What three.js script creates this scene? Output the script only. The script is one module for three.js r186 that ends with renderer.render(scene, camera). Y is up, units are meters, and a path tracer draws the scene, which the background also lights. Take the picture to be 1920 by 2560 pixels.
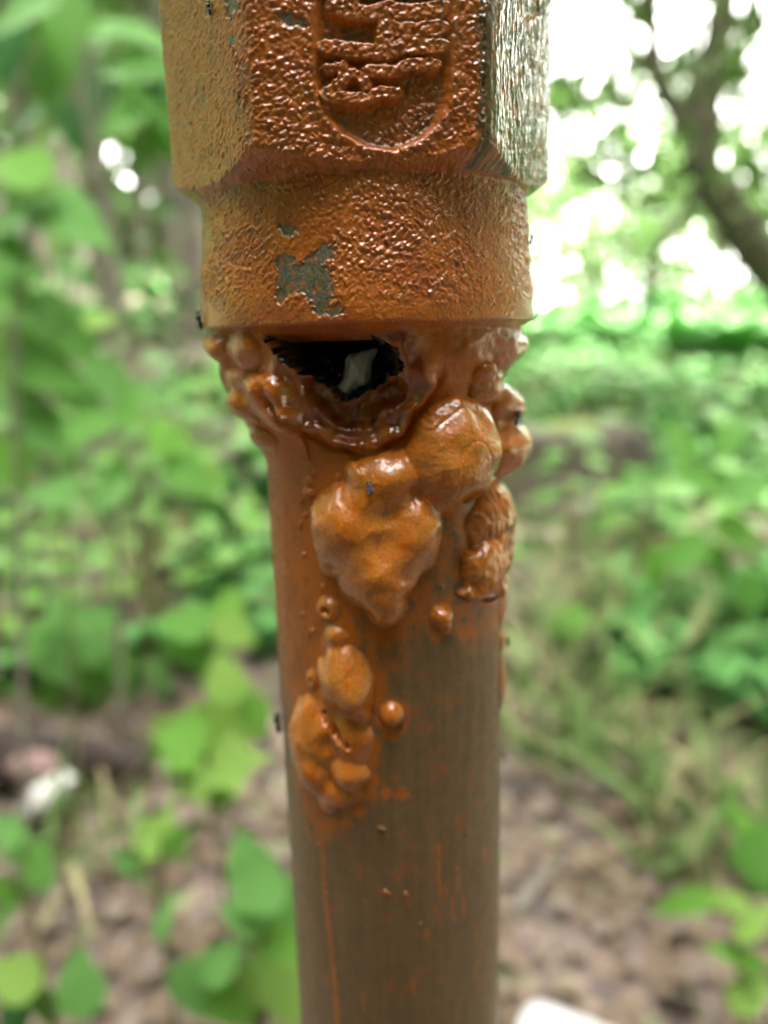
import * as THREE from 'three';
import { MarchingCubes } from 'three/addons/objects/MarchingCubes.js';
import { mergeGeometries, mergeVertices } from 'three/addons/utils/BufferGeometryUtils.js';
import { createNoise3D, createNoise2D } from 'simplex-noise';

// ---------------------------------------------------------------- camera, sky, sun, exposure
const scene = new THREE.Scene();
const H = 0.72;                       // camera height above the forest floor, metres
const DIST = 0.110;                   // camera to the coupling's axis
const camera = new THREE.PerspectiveCamera(66.98, 0.75, 0.005, 600);
camera.rotation.order = 'YXZ';
camera.position.set(0.00145, H, DIST);
camera.rotation.set(THREE.MathUtils.degToRad(-12.7), 0, THREE.MathUtils.degToRad(-1.6));
camera.focus = 0.084;
camera.userData.fStop = 11;
camera.updateMatrixWorld(true);
scene.add(camera);

const renderer = new THREE.WebGLRenderer({ antialias: true });
renderer.toneMapping = THREE.LinearToneMapping;
renderer.toneMappingExposure = 14;
renderer.shadowMap.enabled = true;

{ // bright, even, hazy overcast sky
  const w = 128, h = 64, d = new Float32Array(w * h * 4);
  for (let j = 0; j < h; j++) for (let i = 0; i < w; i++) {
    const el = ((j + 0.5) / h - 0.5) * Math.PI, up = Math.max(0, Math.sin(el));
    const L = 2.2 * (0.4 + 0.6 * up), k = (j * w + i) * 4;
    d[k] = L * 1.04; d[k + 1] = L * 0.99; d[k + 2] = L * 0.97; d[k + 3] = 1;
  }
  const t = new THREE.DataTexture(d, w, h, THREE.RGBAFormat, THREE.FloatType);
  t.mapping = THREE.EquirectangularReflectionMapping; t.magFilter = THREE.LinearFilter; t.needsUpdate = true;
  scene.background = t; scene.environment = t;
}
const sun = new THREE.DirectionalLight(new THREE.Color(1.0, 0.95, 0.86), 4.5);
sun.position.set(12, 13, -3); sun.target.position.set(0, 0, 0);
sun.castShadow = true; sun.shadow.radius = 3; sun.shadow.mapSize.set(2048, 2048);
Object.assign(sun.shadow.camera, { left: -30, right: 30, top: 30, bottom: -30, near: 0.1, far: 80 });
scene.add(sun, sun.target);

// ---------------------------------------------------------------- helpers
function rng(seed) { let a = seed >>> 0; return () => { a = (a + 0x6D2B79F5) | 0; let t = Math.imul(a ^ (a >>> 15), 1 | a); t = (t + Math.imul(t ^ (t >>> 7), 61 | t)) ^ t; return ((t ^ (t >>> 14)) >>> 0) / 4294967296; }; }
const R = rng(20240611);
const n3 = createNoise3D(rng(7)), n3b = createNoise3D(rng(19)), n2 = createNoise2D(rng(31));
const clamp = (x, a = 0, b = 1) => Math.min(b, Math.max(a, x));
const lerp = (a, b, t) => a + (b - a) * t;
const sstep = (a, b, x) => { const t = clamp((x - a) / (b - a)); return t * t * (3 - 2 * t); };
const smin = (a, b, k) => { const h = clamp(0.5 + 0.5 * (b - a) / k); return lerp(b, a, h) - k * h * (1 - h); };
const smax = (a, b, k) => -smin(-a, -b, k);
const rad = THREE.MathUtils.degToRad;
const V = (x, y, z) => new THREE.Vector3(x, y, z);
const names = {};
const numbered = (n) => { const k = names[n] = (names[n] ?? -1) + 1; return k ? `${n}_${String(k).padStart(3, '0')}` : n; };
function shade(o) { o.traverse((c) => { if (c.isMesh) { c.castShadow = true; c.receiveShadow = true; } }); return o; }
function tag(o, label, category, group, kind) {
  if (label) o.userData.label = label;
  if (category) o.userData.category = category;
  if (group) o.userData.group = group;
  if (kind) o.userData.kind = kind;
  return o;
}
function top(name, o, label, category, group, kind) { o.name = numbered(name); tag(o, label, category, group, kind); scene.add(shade(o)); return o; }
function mesh(name, g, m, parent) { const o = new THREE.Mesh(g, m); o.name = name; if (parent) parent.add(o); return o; }
const lin = (r, g, b) => new THREE.Color().setRGB(r, g, b);
function tex(w, h, f, srgb) { // f(i, j, out) writes 4 bytes
  const d = new Uint8Array(w * h * 4), o = [0, 0, 0, 255];
  for (let j = 0; j < h; j++) for (let i = 0; i < w; i++) { f(i, j, o); const k = (j * w + i) * 4; d[k] = o[0]; d[k + 1] = o[1]; d[k + 2] = o[2]; d[k + 3] = 255; }
  const t = new THREE.DataTexture(d, w, h); t.magFilter = THREE.LinearFilter; t.minFilter = THREE.LinearFilter; t.wrapS = t.wrapT = THREE.RepeatWrapping;
  if (srgb) t.colorSpace = THREE.SRGBColorSpace; t.needsUpdate = true; return t;
}
const toS = (x) => 255 * (x <= 0.0031308 ? 12.92 * x : 1.055 * Math.pow(Math.max(x, 0), 1 / 2.4) - 0.055);
// a photograph pixel (1920 x 2560) as a ray
const eye = camera.position.clone();
const FPX = 1280 / Math.tan(rad(66.98 / 2));
function ray(px, py) { return V((px - 960) / FPX, (1280 - py) / FPX, -1).applyQuaternion(camera.quaternion); } // length along the axis is 1
function at(px, py, depth) { return eye.clone().addScaledVector(ray(px, py), depth); }
// pixel -> angle and height (mm, from camera height) on an upright cylinder of radius r mm about the coupling axis
function pick(px, py, r) {
  const d = ray(px, py), ex = eye.x * 1000, ez = eye.z * 1000;
  const a = d.x * d.x + d.z * d.z, b = ex * d.x + ez * d.z, c = ex * ex + ez * ez - r * r;
  const disc = b * b - a * c, t = disc > 0 ? (-b - Math.sqrt(disc)) / a : -b / a;
  return [Math.atan2(ex + d.x * t, ez + d.z * t), d.y * t];
}

// ---------------------------------------------------------------- the pipe and its coupling: one surface r(angle, height), in millimetres
const PIPE_R = 16.7, PIPE_DX = 1.7, RT = 18; // RT turns an angle into millimetres along the surface
const hexTurn = rad(4.0), APO = 21.9;
function worley(x, y) { // distance to the nearest scattered grain
  const xi = Math.floor(x), yi = Math.floor(y); let best = 9;
  for (let b = -1; b <= 1; b++) for (let a = -1; a <= 1; a++) {
    const cx = xi + a, cy = yi + b;
    let hsh = Math.imul(cx, 374761393) + Math.imul(cy, 668265263) | 0; hsh = Math.imul(hsh ^ (hsh >>> 13), 1274126177); hsh ^= hsh >>> 16;
    const ox = (hsh & 0xffff) / 65536, oy = ((hsh >>> 16) & 0xffff) / 65536;
    const dx = cx + ox - x, dy = cy + oy - y, q = dx * dx + dy * dy; if (q < best) best = q;
  }
  return Math.sqrt(best);
}
const pipeR = (th) => { const s = Math.sin(th), c = Math.cos(th); return PIPE_DX * s + Math.sqrt(PIPE_R * PIPE_R - PIPE_DX * PIPE_DX * c * c); };

// polygons traced on the surface: signed distance in mm, negative inside
function poly(pts, r) {
  const q = pts.map(([x, y]) => { const [th, yy] = pick(x, y, r); return [th * RT, yy]; });
  const lo = [Math.min(...q.map((p) => p[0])) - 3, Math.min(...q.map((p) => p[1])) - 3], hi = [Math.max(...q.map((p) => p[0])) + 3, Math.max(...q.map((p) => p[1])) + 3];
  return (t, y) => {
    if (t < lo[0] || t > hi[0] || y < lo[1] || y > hi[1]) return 9;
    let d = 1e9, inside = false;
    for (let i = 0, j = q.length - 1; i < q.length; j = i++) {
      const [ax, ay] = q[j], [bx, by] = q[i], ex = bx - ax, ey = by - ay, wx = t - ax, wy = y - ay;
      const k = clamp((wx * ex + wy * ey) / (ex * ex + ey * ey)), dx = wx - ex * k, dy = wy - ey * k;
      d = Math.min(d, dx * dx + dy * dy);
      if ((ay > y) !== (by > y) && t < (bx - ax) * (y - ay) / (by - ay) + ax) inside = !inside;
    }
    return inside ? -Math.sqrt(d) : Math.sqrt(d);
  };
}
function stroke(pts, r, wpx) { // a rounded line on the surface: distance to its edge
  const q = pts.map(([x, y]) => { const [th, yy] = pick(x, y, r); return [th * RT, yy]; }), w = wpx / 22 / 2 * 1.15;
  return (t, y) => {
    let d = 1e9;
    for (let i = 1; i < q.length; i++) {
      const [ax, ay] = q[i - 1], [bx, by] = q[i], ex = bx - ax, ey = by - ay, wx = t - ax, wy = y - ay, k = clamp((wx * ex + wy * ey) / (ex * ex + ey * ey));
      d = Math.min(d, Math.hypot(wx - ex * k, wy - ey * k));
    }
    return d - w;
  };
}
// cast panel with a rounded foot and what is left of its raised characters
const panel = poly([[803, -260], [806, 0], [806, 200], [812, 245], [832, 290], [868, 328], [920, 355], [984, 366], [1040, 345], [1076, 310], [1092, 262], [1096, 200], [1092, 0], [1088, -260]], APO);
const panelRight = poly([[1322, -260], [1318, 0], [1326, 28], [1340, 42], [1356, 44], [1370, 30], [1376, 0], [1376, -260]], 23.2);
const letterStrokes = [
  [stroke([[826, 178], [858, 170], [866, 196], [842, 222], [828, 236]], APO, 26), stroke([[826, 246], [880, 250], [922, 250], [950, 232], [985, 236]], APO, 30), stroke([[884, 184], [905, 198], [915, 222]], APO, 24), stroke([[925, 180], [985, 182], [1020, 168], [1070, 172]], APO, 32)],
  [stroke([[826, 126], [900, 130], [960, 136], [1010, 120], [1080, 126]], APO, 36), stroke([[962, 120], [960, 90], [964, 58]], APO, 34), stroke([[992, 80], [1040, 84], [1082, 82]], APO, 36)],
  [stroke([[838, 24], [880, 36], [940, 36], [970, 24]], APO, 36), stroke([[992, 34], [1040, 38], [1084, 36]], APO, 38), stroke([[826, -40], [900, -34], [1084, -38]], APO, 38), stroke([[880, 20], [882, -40]], APO, 30)],
];
const bare = poly([[684, 648], [700, 636], [726, 640], [738, 660], [756, 662], [760, 640], [790, 628], [800, 606], [822, 606], [836, 636], [832, 652], [800, 658], [812, 668], [830, 676], [832, 700], [836, 724], [830, 758], [858, 768], [860, 784], [788, 792], [782, 764], [766, 738], [744, 726], [720, 738], [704, 762], [690, 750], [690, 700], [694, 676]], 22.2);
const bareSmall = [poly([[592, 8], [640, 0], [632, 34], [604, 62], [590, 50]], APO), poly([[596, 108], [616, 102], [618, 122], [600, 134]], APO), poly([[1170, 0], [1216, -10], [1214, 30], [1190, 40], [1172, 28]], APO), poly([[712, 50], [760, 48], [772, 76], [730, 80]], APO), poly([[1176, 62], [1206, 56], [1200, 74], [1178, 76]], APO), poly([[690, 560], [740, 566], [730, 590], [696, 584]], 22.2)];
const hole = poly([[708, 838], [774, 824], [886, 828], [936, 856], [980, 888], [984, 920], [960, 949], [920, 970], [876, 984], [848, 998], [810, 966], [776, 934], [740, 893]], 18.5);
// growths: [x, y, rx, ry (photo px), height mm, roundness, name group]
const L = [];
function lump(px, py, rx, ry, h, o = {}) {
  const base = o.r ?? 18; const [th, y] = pick(px, py, base);
  const c = Math.max(0.38, Math.cos(th - Math.atan2(eye.x, eye.z)));
  L.push({ px, py, t: th * RT, y, a: 1.07 * (rx / 20) / c * (RT / base), b: 1.07 * ry / 20, h, p: o.p ?? 0.88, rot: rad(o.rot ?? 0), key: o.key ?? 0, warp: o.warp ?? 0.075, pit: o.pit ?? 0, tint: o.tint ?? 0, red: o.red ?? 0 });
}
// key: which named growth a lobe belongs to
lump(945, 1215, 92, 88, 3.4, { key: 1, tint: 0.1 }); lump(868, 1322, 112, 104, 4.6, { key: 1, tint: 0.3 }); lump(1028, 1340, 84, 104, 4.1, { key: 1, tint: 0.55 });
lump(940, 1440, 104, 104, 4.9, { key: 1, tint: 0.7 }); lump(962, 1520, 58, 56, 3.4, { key: 1, tint: 0.5 }); lump(1000, 1190, 60, 60, 2.6, { key: 1, tint: 0 }); lump(820, 1400, 50, 60, 2.0, { key: 1, tint: 0.6 });
lump(1142, 1128, 108, 128, 5.4, { key: 2, p: 0.72, tint: 0.8, red: 0.2 }); lump(1105, 1205, 78, 88, 3.6, { key: 2, red: 0.6 }); lump(1105, 1060, 40, 46, 1.6, { key: 2 });
lump(1252, 1010, 46, 54, 3.3, { key: 3, red: 0.5 }); lump(1252, 1118, 56, 78, 3.9, { key: 4, tint: 0.3 }); lump(1296, 1090, 42, 110, 2.8, { key: 4, tint: 0.5 }); lump(1216, 968, 46, 44, 1.9, { key: 3, tint: 0.6 });
lump(1190, 932, 27, 28, 2.0, { key: 5, red: 0.8 });
lump(1232, 1292, 58, 96, 2.7, { key: 6, tint: 0.5 }); lump(1205, 1425, 56, 86, 3.1, { key: 6, tint: 0.9, p: 0.42, warp: 0.25 }); lump(1262, 1360, 34, 120, 2.0, { key: 6, tint: 0.3 });
lump(1106, 1544, 29, 29, 1.8, { key: 7 }); lump(1118, 1570, 16, 20, 0.9, { key: 7 });
lump(982, 1796, 34, 33, 1.7, { key: 8, tint: 0.7 });
lump(804, 1536, 34, 34, 1.5, { key: 9, pit: 1.1 }); lump(826, 1604, 36, 32, 1.3, { key: 9 }); lump(838, 1650, 30, 40, 0.9, { key: 9 });
lump(850, 1712, 82, 96, 3.4, { key: 10, tint: 0.8 }); lump(888, 1748, 46, 70, 2.7, { key: 10, red: 0.8 }); lump(905, 1795, 26, 32, 1.9, { key: 10 });
lump(750, 1868, 74, 128, 3.3, { key: 11, tint: 0.4 }); lump(770, 1950, 50, 70, 2.7, { key: 11 }); lump(868, 1860, 60, 90, 2.1, { key: 11, red: 0.4 }); lump(866, 1946, 58, 50, 2.6, { key: 11, tint: 0.5 }); lump(800, 1838, 36, 60, 1.5, { key: 11, red: 0.6, rot: -30 });
lump(828, 2000, 58, 44, 1.6, { key: 12, red: 0.7 }); lump(800, 2026, 34, 30, 1.1, { key: 12 }); lump(872, 1998, 34, 30, 1.1, { key: 12, red: 0.6 });
lump(815, 1880, 118, 180, 1.1, { key: 11, p: 1.3, tint: 0.3 }); lump(836, 1650, 62, 120, 0.8, { key: 9, p: 1.3 }); lump(754, 1716, 20, 32, 1.0, { key: 13, pit: 0.6, tint: 0.6 });
lump(540, 868, 44, 40, 2.2, { key: 14, r: 21 }); lump(604, 880, 50, 46, 1.5, { key: 14, r: 21, red: 0.2 });
lump(662, 996, 64, 62, 2.2, { key: 15, r: 20 }); lump(690, 1052, 52, 40, 2.4, { key: 15, r: 20, red: 0.4 }); lump(590, 1018, 40, 46, 1.9, { key: 16, r: 20 }); lump(600, 960, 46, 36, 1.0, { key: 16, r: 20 }); lump(640, 1100, 40, 34, 1.4, { key: 16, r: 18 });
lump(1282, 890, 46, 60, 0.9, { key: 17, r: 20, red: 0.3, p: 0.9 }); lump(1258, 1500, 26, 90, 0.8, { key: 6 }); lump(1268, 1690, 18, 110, 0.9, { key: 18 }); lump(1272, 1600, 14, 26, 0.8, { key: 18 });
{ const r = rng(5); // scattered pimples
  const spots = [[748, 1214, 12], [752, 1236, 9], [724, 1262, 8], [736, 1296, 9], [722, 1320, 8], [717, 1345, 7], [765, 1190, 9], [730, 1398, 8], [760, 1290, 10], [747, 1240, 14], [836, 1200, 8], [858, 1206, 7], [756, 1590, 8], [740, 1600, 6], [916, 1952, 8], [967, 2247, 9], [1018, 2246, 7], [955, 2088, 9], [1170, 2086, 5], [1056, 2320, 5], [770, 2134, 8], [1188, 2474, 9], [1105, 2532, 7], [880, 1660, 6], [1108, 1470, 6], [790, 1480, 7], [724, 1548, 6]];
  for (const [x, y, s] of spots) lump(x, y, s * (0.8 + 0.5 * r()), s * (0.8 + r() * 0.9), s * (0.03 + 0.03 * r()), { key: -1, rot: 90 * r() });
}
const LG = new Map(); // lumps by coarse cell, for speed
for (const l of L) { const m = Math.max(l.a, l.b) * 2.3 + 1; for (let i = Math.floor((l.t - m) / 4); i <= Math.floor((l.t + m) / 4); i++) for (let j = Math.floor((l.y - m) / 4); j <= Math.floor((l.y + m) / 4); j++) { const k = i * 1000 + j; (LG.get(k) ?? LG.set(k, []).get(k)).push(l); } }
const [thH, yH] = pick(878, 940, 18.5), tH = thH * RT;

const S = {}; // what the last call found
function surface(th, y) {
  const t = th * RT, sx = Math.sin(th), cz = Math.cos(th);
  const X = sx * 20, Z = cz * 20;
  S.key = 0; S.bare = 0; S.holeD = 9; S.lump = 0; S.tint = 0; S.red = 0; S.bowl = 0; S.letter = 0; S.panel = 9; S.halo = 0;
  // --- coupling
  let rc = -1;
  if (y > -4) {
    if (y < 46) {
      let a = th - hexTurn; a -= Math.round(a / (Math.PI / 3)) * (Math.PI / 3);
      const hex = smin(APO / Math.cos(a), 24.95, 0.8), cone = 21.9 + (y - 17.9) * 1.45 + 0.16 * n3(X * 0.35, y * 0.3, Z * 0.35);
      const top = 24.9 + (44 - y) * 1.2;
      let hx = smin(smin(hex, cone, 0.5), top, 0.4);
      const sl = lerp(22.35, 21.25, sstep(2, 17, y)) + 0.12 * n3(X * 0.12, y * 0.12, Z * 0.12);
      if (y > 16) {
        let p = panel(t, y), rec = 0, rim = 0;
        if (p < 3) { rec = 0.6 * sstep(0.55, -0.12, p); rim = 0.2 * Math.exp(-((p - 0.75) ** 2) / 0.1); S.panel = p; }
        else if (th > 0.5) { p = panelRight(t, y); if (p < 3) rec = 0.35 * sstep(0.1, -0.1, p); }
        hx += rim - rec;
        if (rec > 0.2 && th < 0.6) {
          const wx = 0.09 * n3(X * 1.1, y * 1.1, 3), wy = 0.09 * n3(X * 1.1, y * 1.1, 13);
          for (let i = 0; i < 3; i++) for (const s of letterStrokes[i]) { const d = s(t + wx, y + wy); if (d < 0.35) { const k = sstep(0.24, -0.3, d) * 1.1; if (k > S.letter) { S.letter = k; S.key = 101 + i; } } }
          hx += S.letter;
        }
      }
      rc = smax(sl, hx, 0.2);
      const rim = y > 0.6 ? 22.3 + (y - 1.75) * 1.7 : 20.345 + (y - 0.6) * 4.2; rc = smin(rc, rim, 0.22); if (rc < 16.6) rc = -1;
    } else rc = y < 62 ? 21.9 : 0;
    if (rc > 0) {
      // crust grain
      const wx = 0.25 * n3(X * 0.8, y * 0.8, Z * 0.8);
      const rough = y > 17.5 ? (th > rad(32.5) ? 0.16 : Math.abs(th) < 0.6 ? 0.95 + 0.35 * n3b(X * 0.15, y * 0.15, 5) : 0.6) : (0.75 + 0.4 * n3b(X * 0.13, y * 0.13, 5)) * lerp(0.35, 1, sstep(2.5, 6, y)) + 0.35 * Math.exp(-(((t - 3.2) / 2.6) ** 2 + ((y - 10) / 5) ** 2));
      let g = 0;
      if (Math.abs(th) < 2.2) { const w1 = worley((t + wx) * 1.45, (y + wx) * 1.45), w2 = worley(t * 2.15 + 40, (y - wx) * 2.15); g = 0.3 * Math.max(0, 1 - 5 * w1 * w1) * (0.65 + 0.5 * n3(X * 0.5 + 7, y * 0.5, Z * 0.5)) - 0.06 + 0.14 * Math.max(0, 1 - 5 * w2 * w2); if (S.panel > -0.2 && S.panel < 0.7) g *= 0.35; }
      g += 0.07 * n3(X * 0.8, y * 0.8, Z * 0.8) + 0.02 * n3(X * 3.1, y * 3.1, Z * 3.1);
      const wrp = 0.34 * n3b(X * 1.3, y * 1.3, Z * 1.3) + 0.14 * n3b(X * 3.5, y * 3.5, Z * 3.5);
      let bd = bare(t + wrp, y + wrp); for (const b of bareSmall) bd = Math.min(bd, b(t + wrp, y - wrp));
      S.bare = sstep(0.2, -0.12, bd);
      if (y > 17.9 && th > rad(32)) g += 0.5 * n3(X * 1.5, y * 0.2, Z * 1.5) + 0.25 * n3b(X * 3, y * 0.6, Z * 3);
      rc += lerp(g * 0.78 * Math.max(0.25, rough), -0.15 + 0.02 * n3(X * 5, y * 5, Z * 5), S.bare);
      
    }
  }
  // --- pipe and the crust that has grown on it
  let rp = pipeR(th) + 0.03 * n3(X * 0.25, y * 0.08, Z * 0.25) + 0.012 * n3(X * 1.6, y * 0.5, Z * 1.6);
  let lk = 0, lh = 0;
  if (y < 4 && y > -90 && Math.abs(th) < 2.4) {
    const end = th < 0 ? lerp(-14.5, -16.5, clamp(-th / 1.2)) : lerp(-14.5, -6.5, clamp(th / 0.9));
    if (y > -19) {
      const s = sstep(end, -0.5, y), shape = Math.pow(s, th < -0.5 ? 0.62 : 0.9);
      rp = lerp(rp, 20.9, shape * 0.98) + 0.6 * s * n3(X * 0.14, y * 0.2, Z * 0.14) + 0.08 * s * n3(X * 0.5, y * 0.5, Z * 0.5);
    }
    // the broken bowl round the opening, with its stepped lips
    const bx = (t - tH) / 8.6, by = (y - yH) / (y > yH ? 6.4 : 8.3), wob = 0.08 * n3(X * 0.2, y * 0.2, 1) + 0.01 * n3(X * 1, y * 1, 9), e = Math.hypot(bx, by) + wob;
    if (e < 1.5) {
      const low = sstep(0.25, -0.3, (y - yH) / 6);
      rp += -3.4 * sstep(1.0, 0.45, e) * (0.55 + 0.45 * low) + 1.0 * low * Math.exp(-(((e - 0.98) / 0.1) ** 2)) + 1.1 * Math.exp(-(((e - 0.75) / 0.09) ** 2)) * (0.3 + 0.7 * low) - 0.9 * low * Math.exp(-(((e - 1.14) / 0.06) ** 2));
      rp += sstep(1.2, 0.9, e) * (0.16 * n3(X * 0.45, y * 0.45, Z * 0.45) + 0.015 * n3(X * 3, y * 3, Z * 3));
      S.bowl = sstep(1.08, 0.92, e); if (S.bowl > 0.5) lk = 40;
    }
    const wx = n3(X * 0.22, y * 0.22, Z * 0.22), wy = n3b(X * 0.22, y * 0.22, Z * 0.22), w2 = n3(X * 0.8, y * 0.8, Z * 0.8);
    const cell = LG.get(Math.floor(t / 4) * 1000 + Math.floor(y / 4));
    if (cell) for (const l of cell) {
      const w = l.key < 0 ? 0 : l.warp; let dx = t - l.t, dy = y - l.y;
      if (l.rot) { const c = Math.cos(l.rot), s = Math.sin(l.rot), q = dx * c + dy * s; dy = -dx * s + dy * c; dx = q; }
      dx = dx / l.a + w * wx + 0.12 * w * w2; dy = dy / l.b + w * wy;
      const hy = dy < 0 ? dy * 0.6 : dy, hd = dx * dx + hy * hy; if (l.key > 0 && l.h > 1.2 && hd < 3) S.halo = Math.max(S.halo, sstep(2.6, 1.1, hd)); const d2 = dx * dx + dy * dy; if (d2 > 1.7) continue;
      let h = d2 < 1 ? (l.key > 0 ? 0.9 : 1) * l.h * Math.pow(1 - d2, l.p) : 0;
      if (l.pit) h -= l.pit * Math.exp(-d2 / 0.09);
      if (l.key < 0) { lh = Math.max(lh, h); continue; }
      if (h > lh) { lk = l.key; }
      lh = h <= 0 ? lh : Math.pow(Math.pow(lh, 2.2) + Math.pow(h, 2.2), 1 / 2.2);
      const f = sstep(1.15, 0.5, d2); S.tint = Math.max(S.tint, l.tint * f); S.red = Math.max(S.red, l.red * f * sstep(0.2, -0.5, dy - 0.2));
    }
    if (lh > 0.02) {
      const k = sstep(0.1, 1.2, lh);
      lh += k * (0.12 * n3(X * 0.2, y * 0.2, Z * 0.2) + 0.025 * n3(X * 0.6, y * 0.6, Z * 0.6) + 0.02 * n3(X * 1.6, y * 1.6, Z * 1.6) + 0.016 * Math.max(0, n3b(X * 3, y * 3, Z * 3)) - 0.16 * Math.max(0, n3(X * 1.3 + 30, y * 1.3, Z * 1.3) - 0.62));
      if (lk === 2) lh -= k * 0.12 * Math.pow(Math.max(0, 1 - 7 * Math.abs(n3b(X * 0.13, y * 0.1, Z * 0.13))), 2); if (lk === 6) lh += k * 0.3 * Math.abs(n3b(X * 0.5, y * 0.32, Z * 0.5));
    }
    rp += Math.max(0, lh);
    // split in the lower left growth
    const [a0, a1] = CRK[0], [b0, b1] = CRK[1], ex = b0 - a0, ey = b1 - a1, k = clamp(((t - a0) * ex + (y - a1) * ey) / (ex * ex + ey * ey));
    const cd = Math.hypot(t - a0 - ex * k, y - a1 - ey * k) + 0.15 * n3(X, y, 2); rp -= 1.5 * sstep(0.75, 0.1, cd) * (1 - Math.abs(k - 0.5)); 
    // fine crust
    const cr = sstep(-46, -12, y + 6 * n3(X * 0.1, y * 0.1, 4) - 8 * clamp(-th)), gr = cr * (0.022 * n3(X * 1.5, y * 1.5, Z * 1.5) + 0.012 * n3(X * 4, y * 4, Z * 4)) * (0.5 + n3b(X * 0.2, y * 0.2, Z * 0.2));
    rp += gr;
    S.holeD = hole(t + 0.3 * n3(X * 0.7, y * 0.7, 6), y + 0.3 * n3b(X * 0.7, y * 0.7, 6));
    if (S.holeD < 0.8) rp = Math.min(rp, lerp(12.2, rp, sstep(-0.5, 0.75, S.holeD)));
  }
  S.lump = Math.max(0, lh); if (S.holeD < 0.5) lk = 41;
  S.isPipe = rp > rc;
  if (S.isPipe) { S.key = lh > 0.35 || lk >= 40 ? lk : 0; S.bare = 0; } else if (S.letter < 0.25) S.key = 100;
  return S.isPipe ? (rc > 0 ? smax(rc, rp, 0.25) : rp) : smax(rc, rp, 0.25);
}
const CRK = [[...pick(800, 1800, 18)], [...pick(868, 1868, 18)]].map(([th, y]) => [th * RT, y]);

// where a pixel's ray first meets the surface (or passes it closest): angle, height mm, radius mm
function onSurface(px, py) {
  const d = ray(px, py); let bd = 1e9, best = null;
  for (let s = 0.07; s < 0.14; s += 0.0001) { const p = eye.clone().addScaledVector(d, s), th = Math.atan2(p.x, p.z), y = (p.y - H) * 1000, r = surface(th, y), e = Math.hypot(p.x, p.z) * 1000 - r; if (e < bd) { bd = e; best = [th, y, r]; if (e < 0) break; } }
  return best;
}
// colours of the matter on the surface (linear)
const C = { orange: [0.50, 0.128, 0.008], deep: [0.27, 0.05, 0.006], ochre: [0.47, 0.19, 0.012], film: [0.47, 0.205, 0.05], brown: [0.165, 0.102, 0.05], grey: [0.17, 0.155, 0.12], olive: [0.10, 0.085, 0.032], black: [0.008, 0.007, 0.007], dark: [0.10, 0.028, 0.008], rustRed: [0.36, 0.075, 0.012] };
const mixc = (a, b, k) => { a[0] += (b[0] - a[0]) * k; a[1] += (b[1] - a[1]) * k; a[2] += (b[2] - a[2]) * k; };
const streak = stroke([[800, 2090], [806, 2200], [818, 2320], [834, 2470], [846, 2640]], 16, 14);
const flecks = [[1088, 2108, 2200], [1104, 2208, 2252], [1128, 2156, 2206], [1142, 2216, 2284], [1018, 2232, 2258], [1060, 2314, 2332], [1120, 2236, 2286], [1092, 2206, 2236], [1186, 2110, 2150], [1168, 2300, 2340], [1030, 2440, 2480], [906, 2490, 2530]].map(([x, y0, y1]) => stroke([[x, y0], [x + 3, y1]], 16.5, 6));
const rings = [[870, 2000, 40], [850, 1990, 60], [1000, 1985, 34], [965, 1990, 26]].map(([x, y, s]) => [...pick(x, y, 17), s / 20]);
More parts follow.
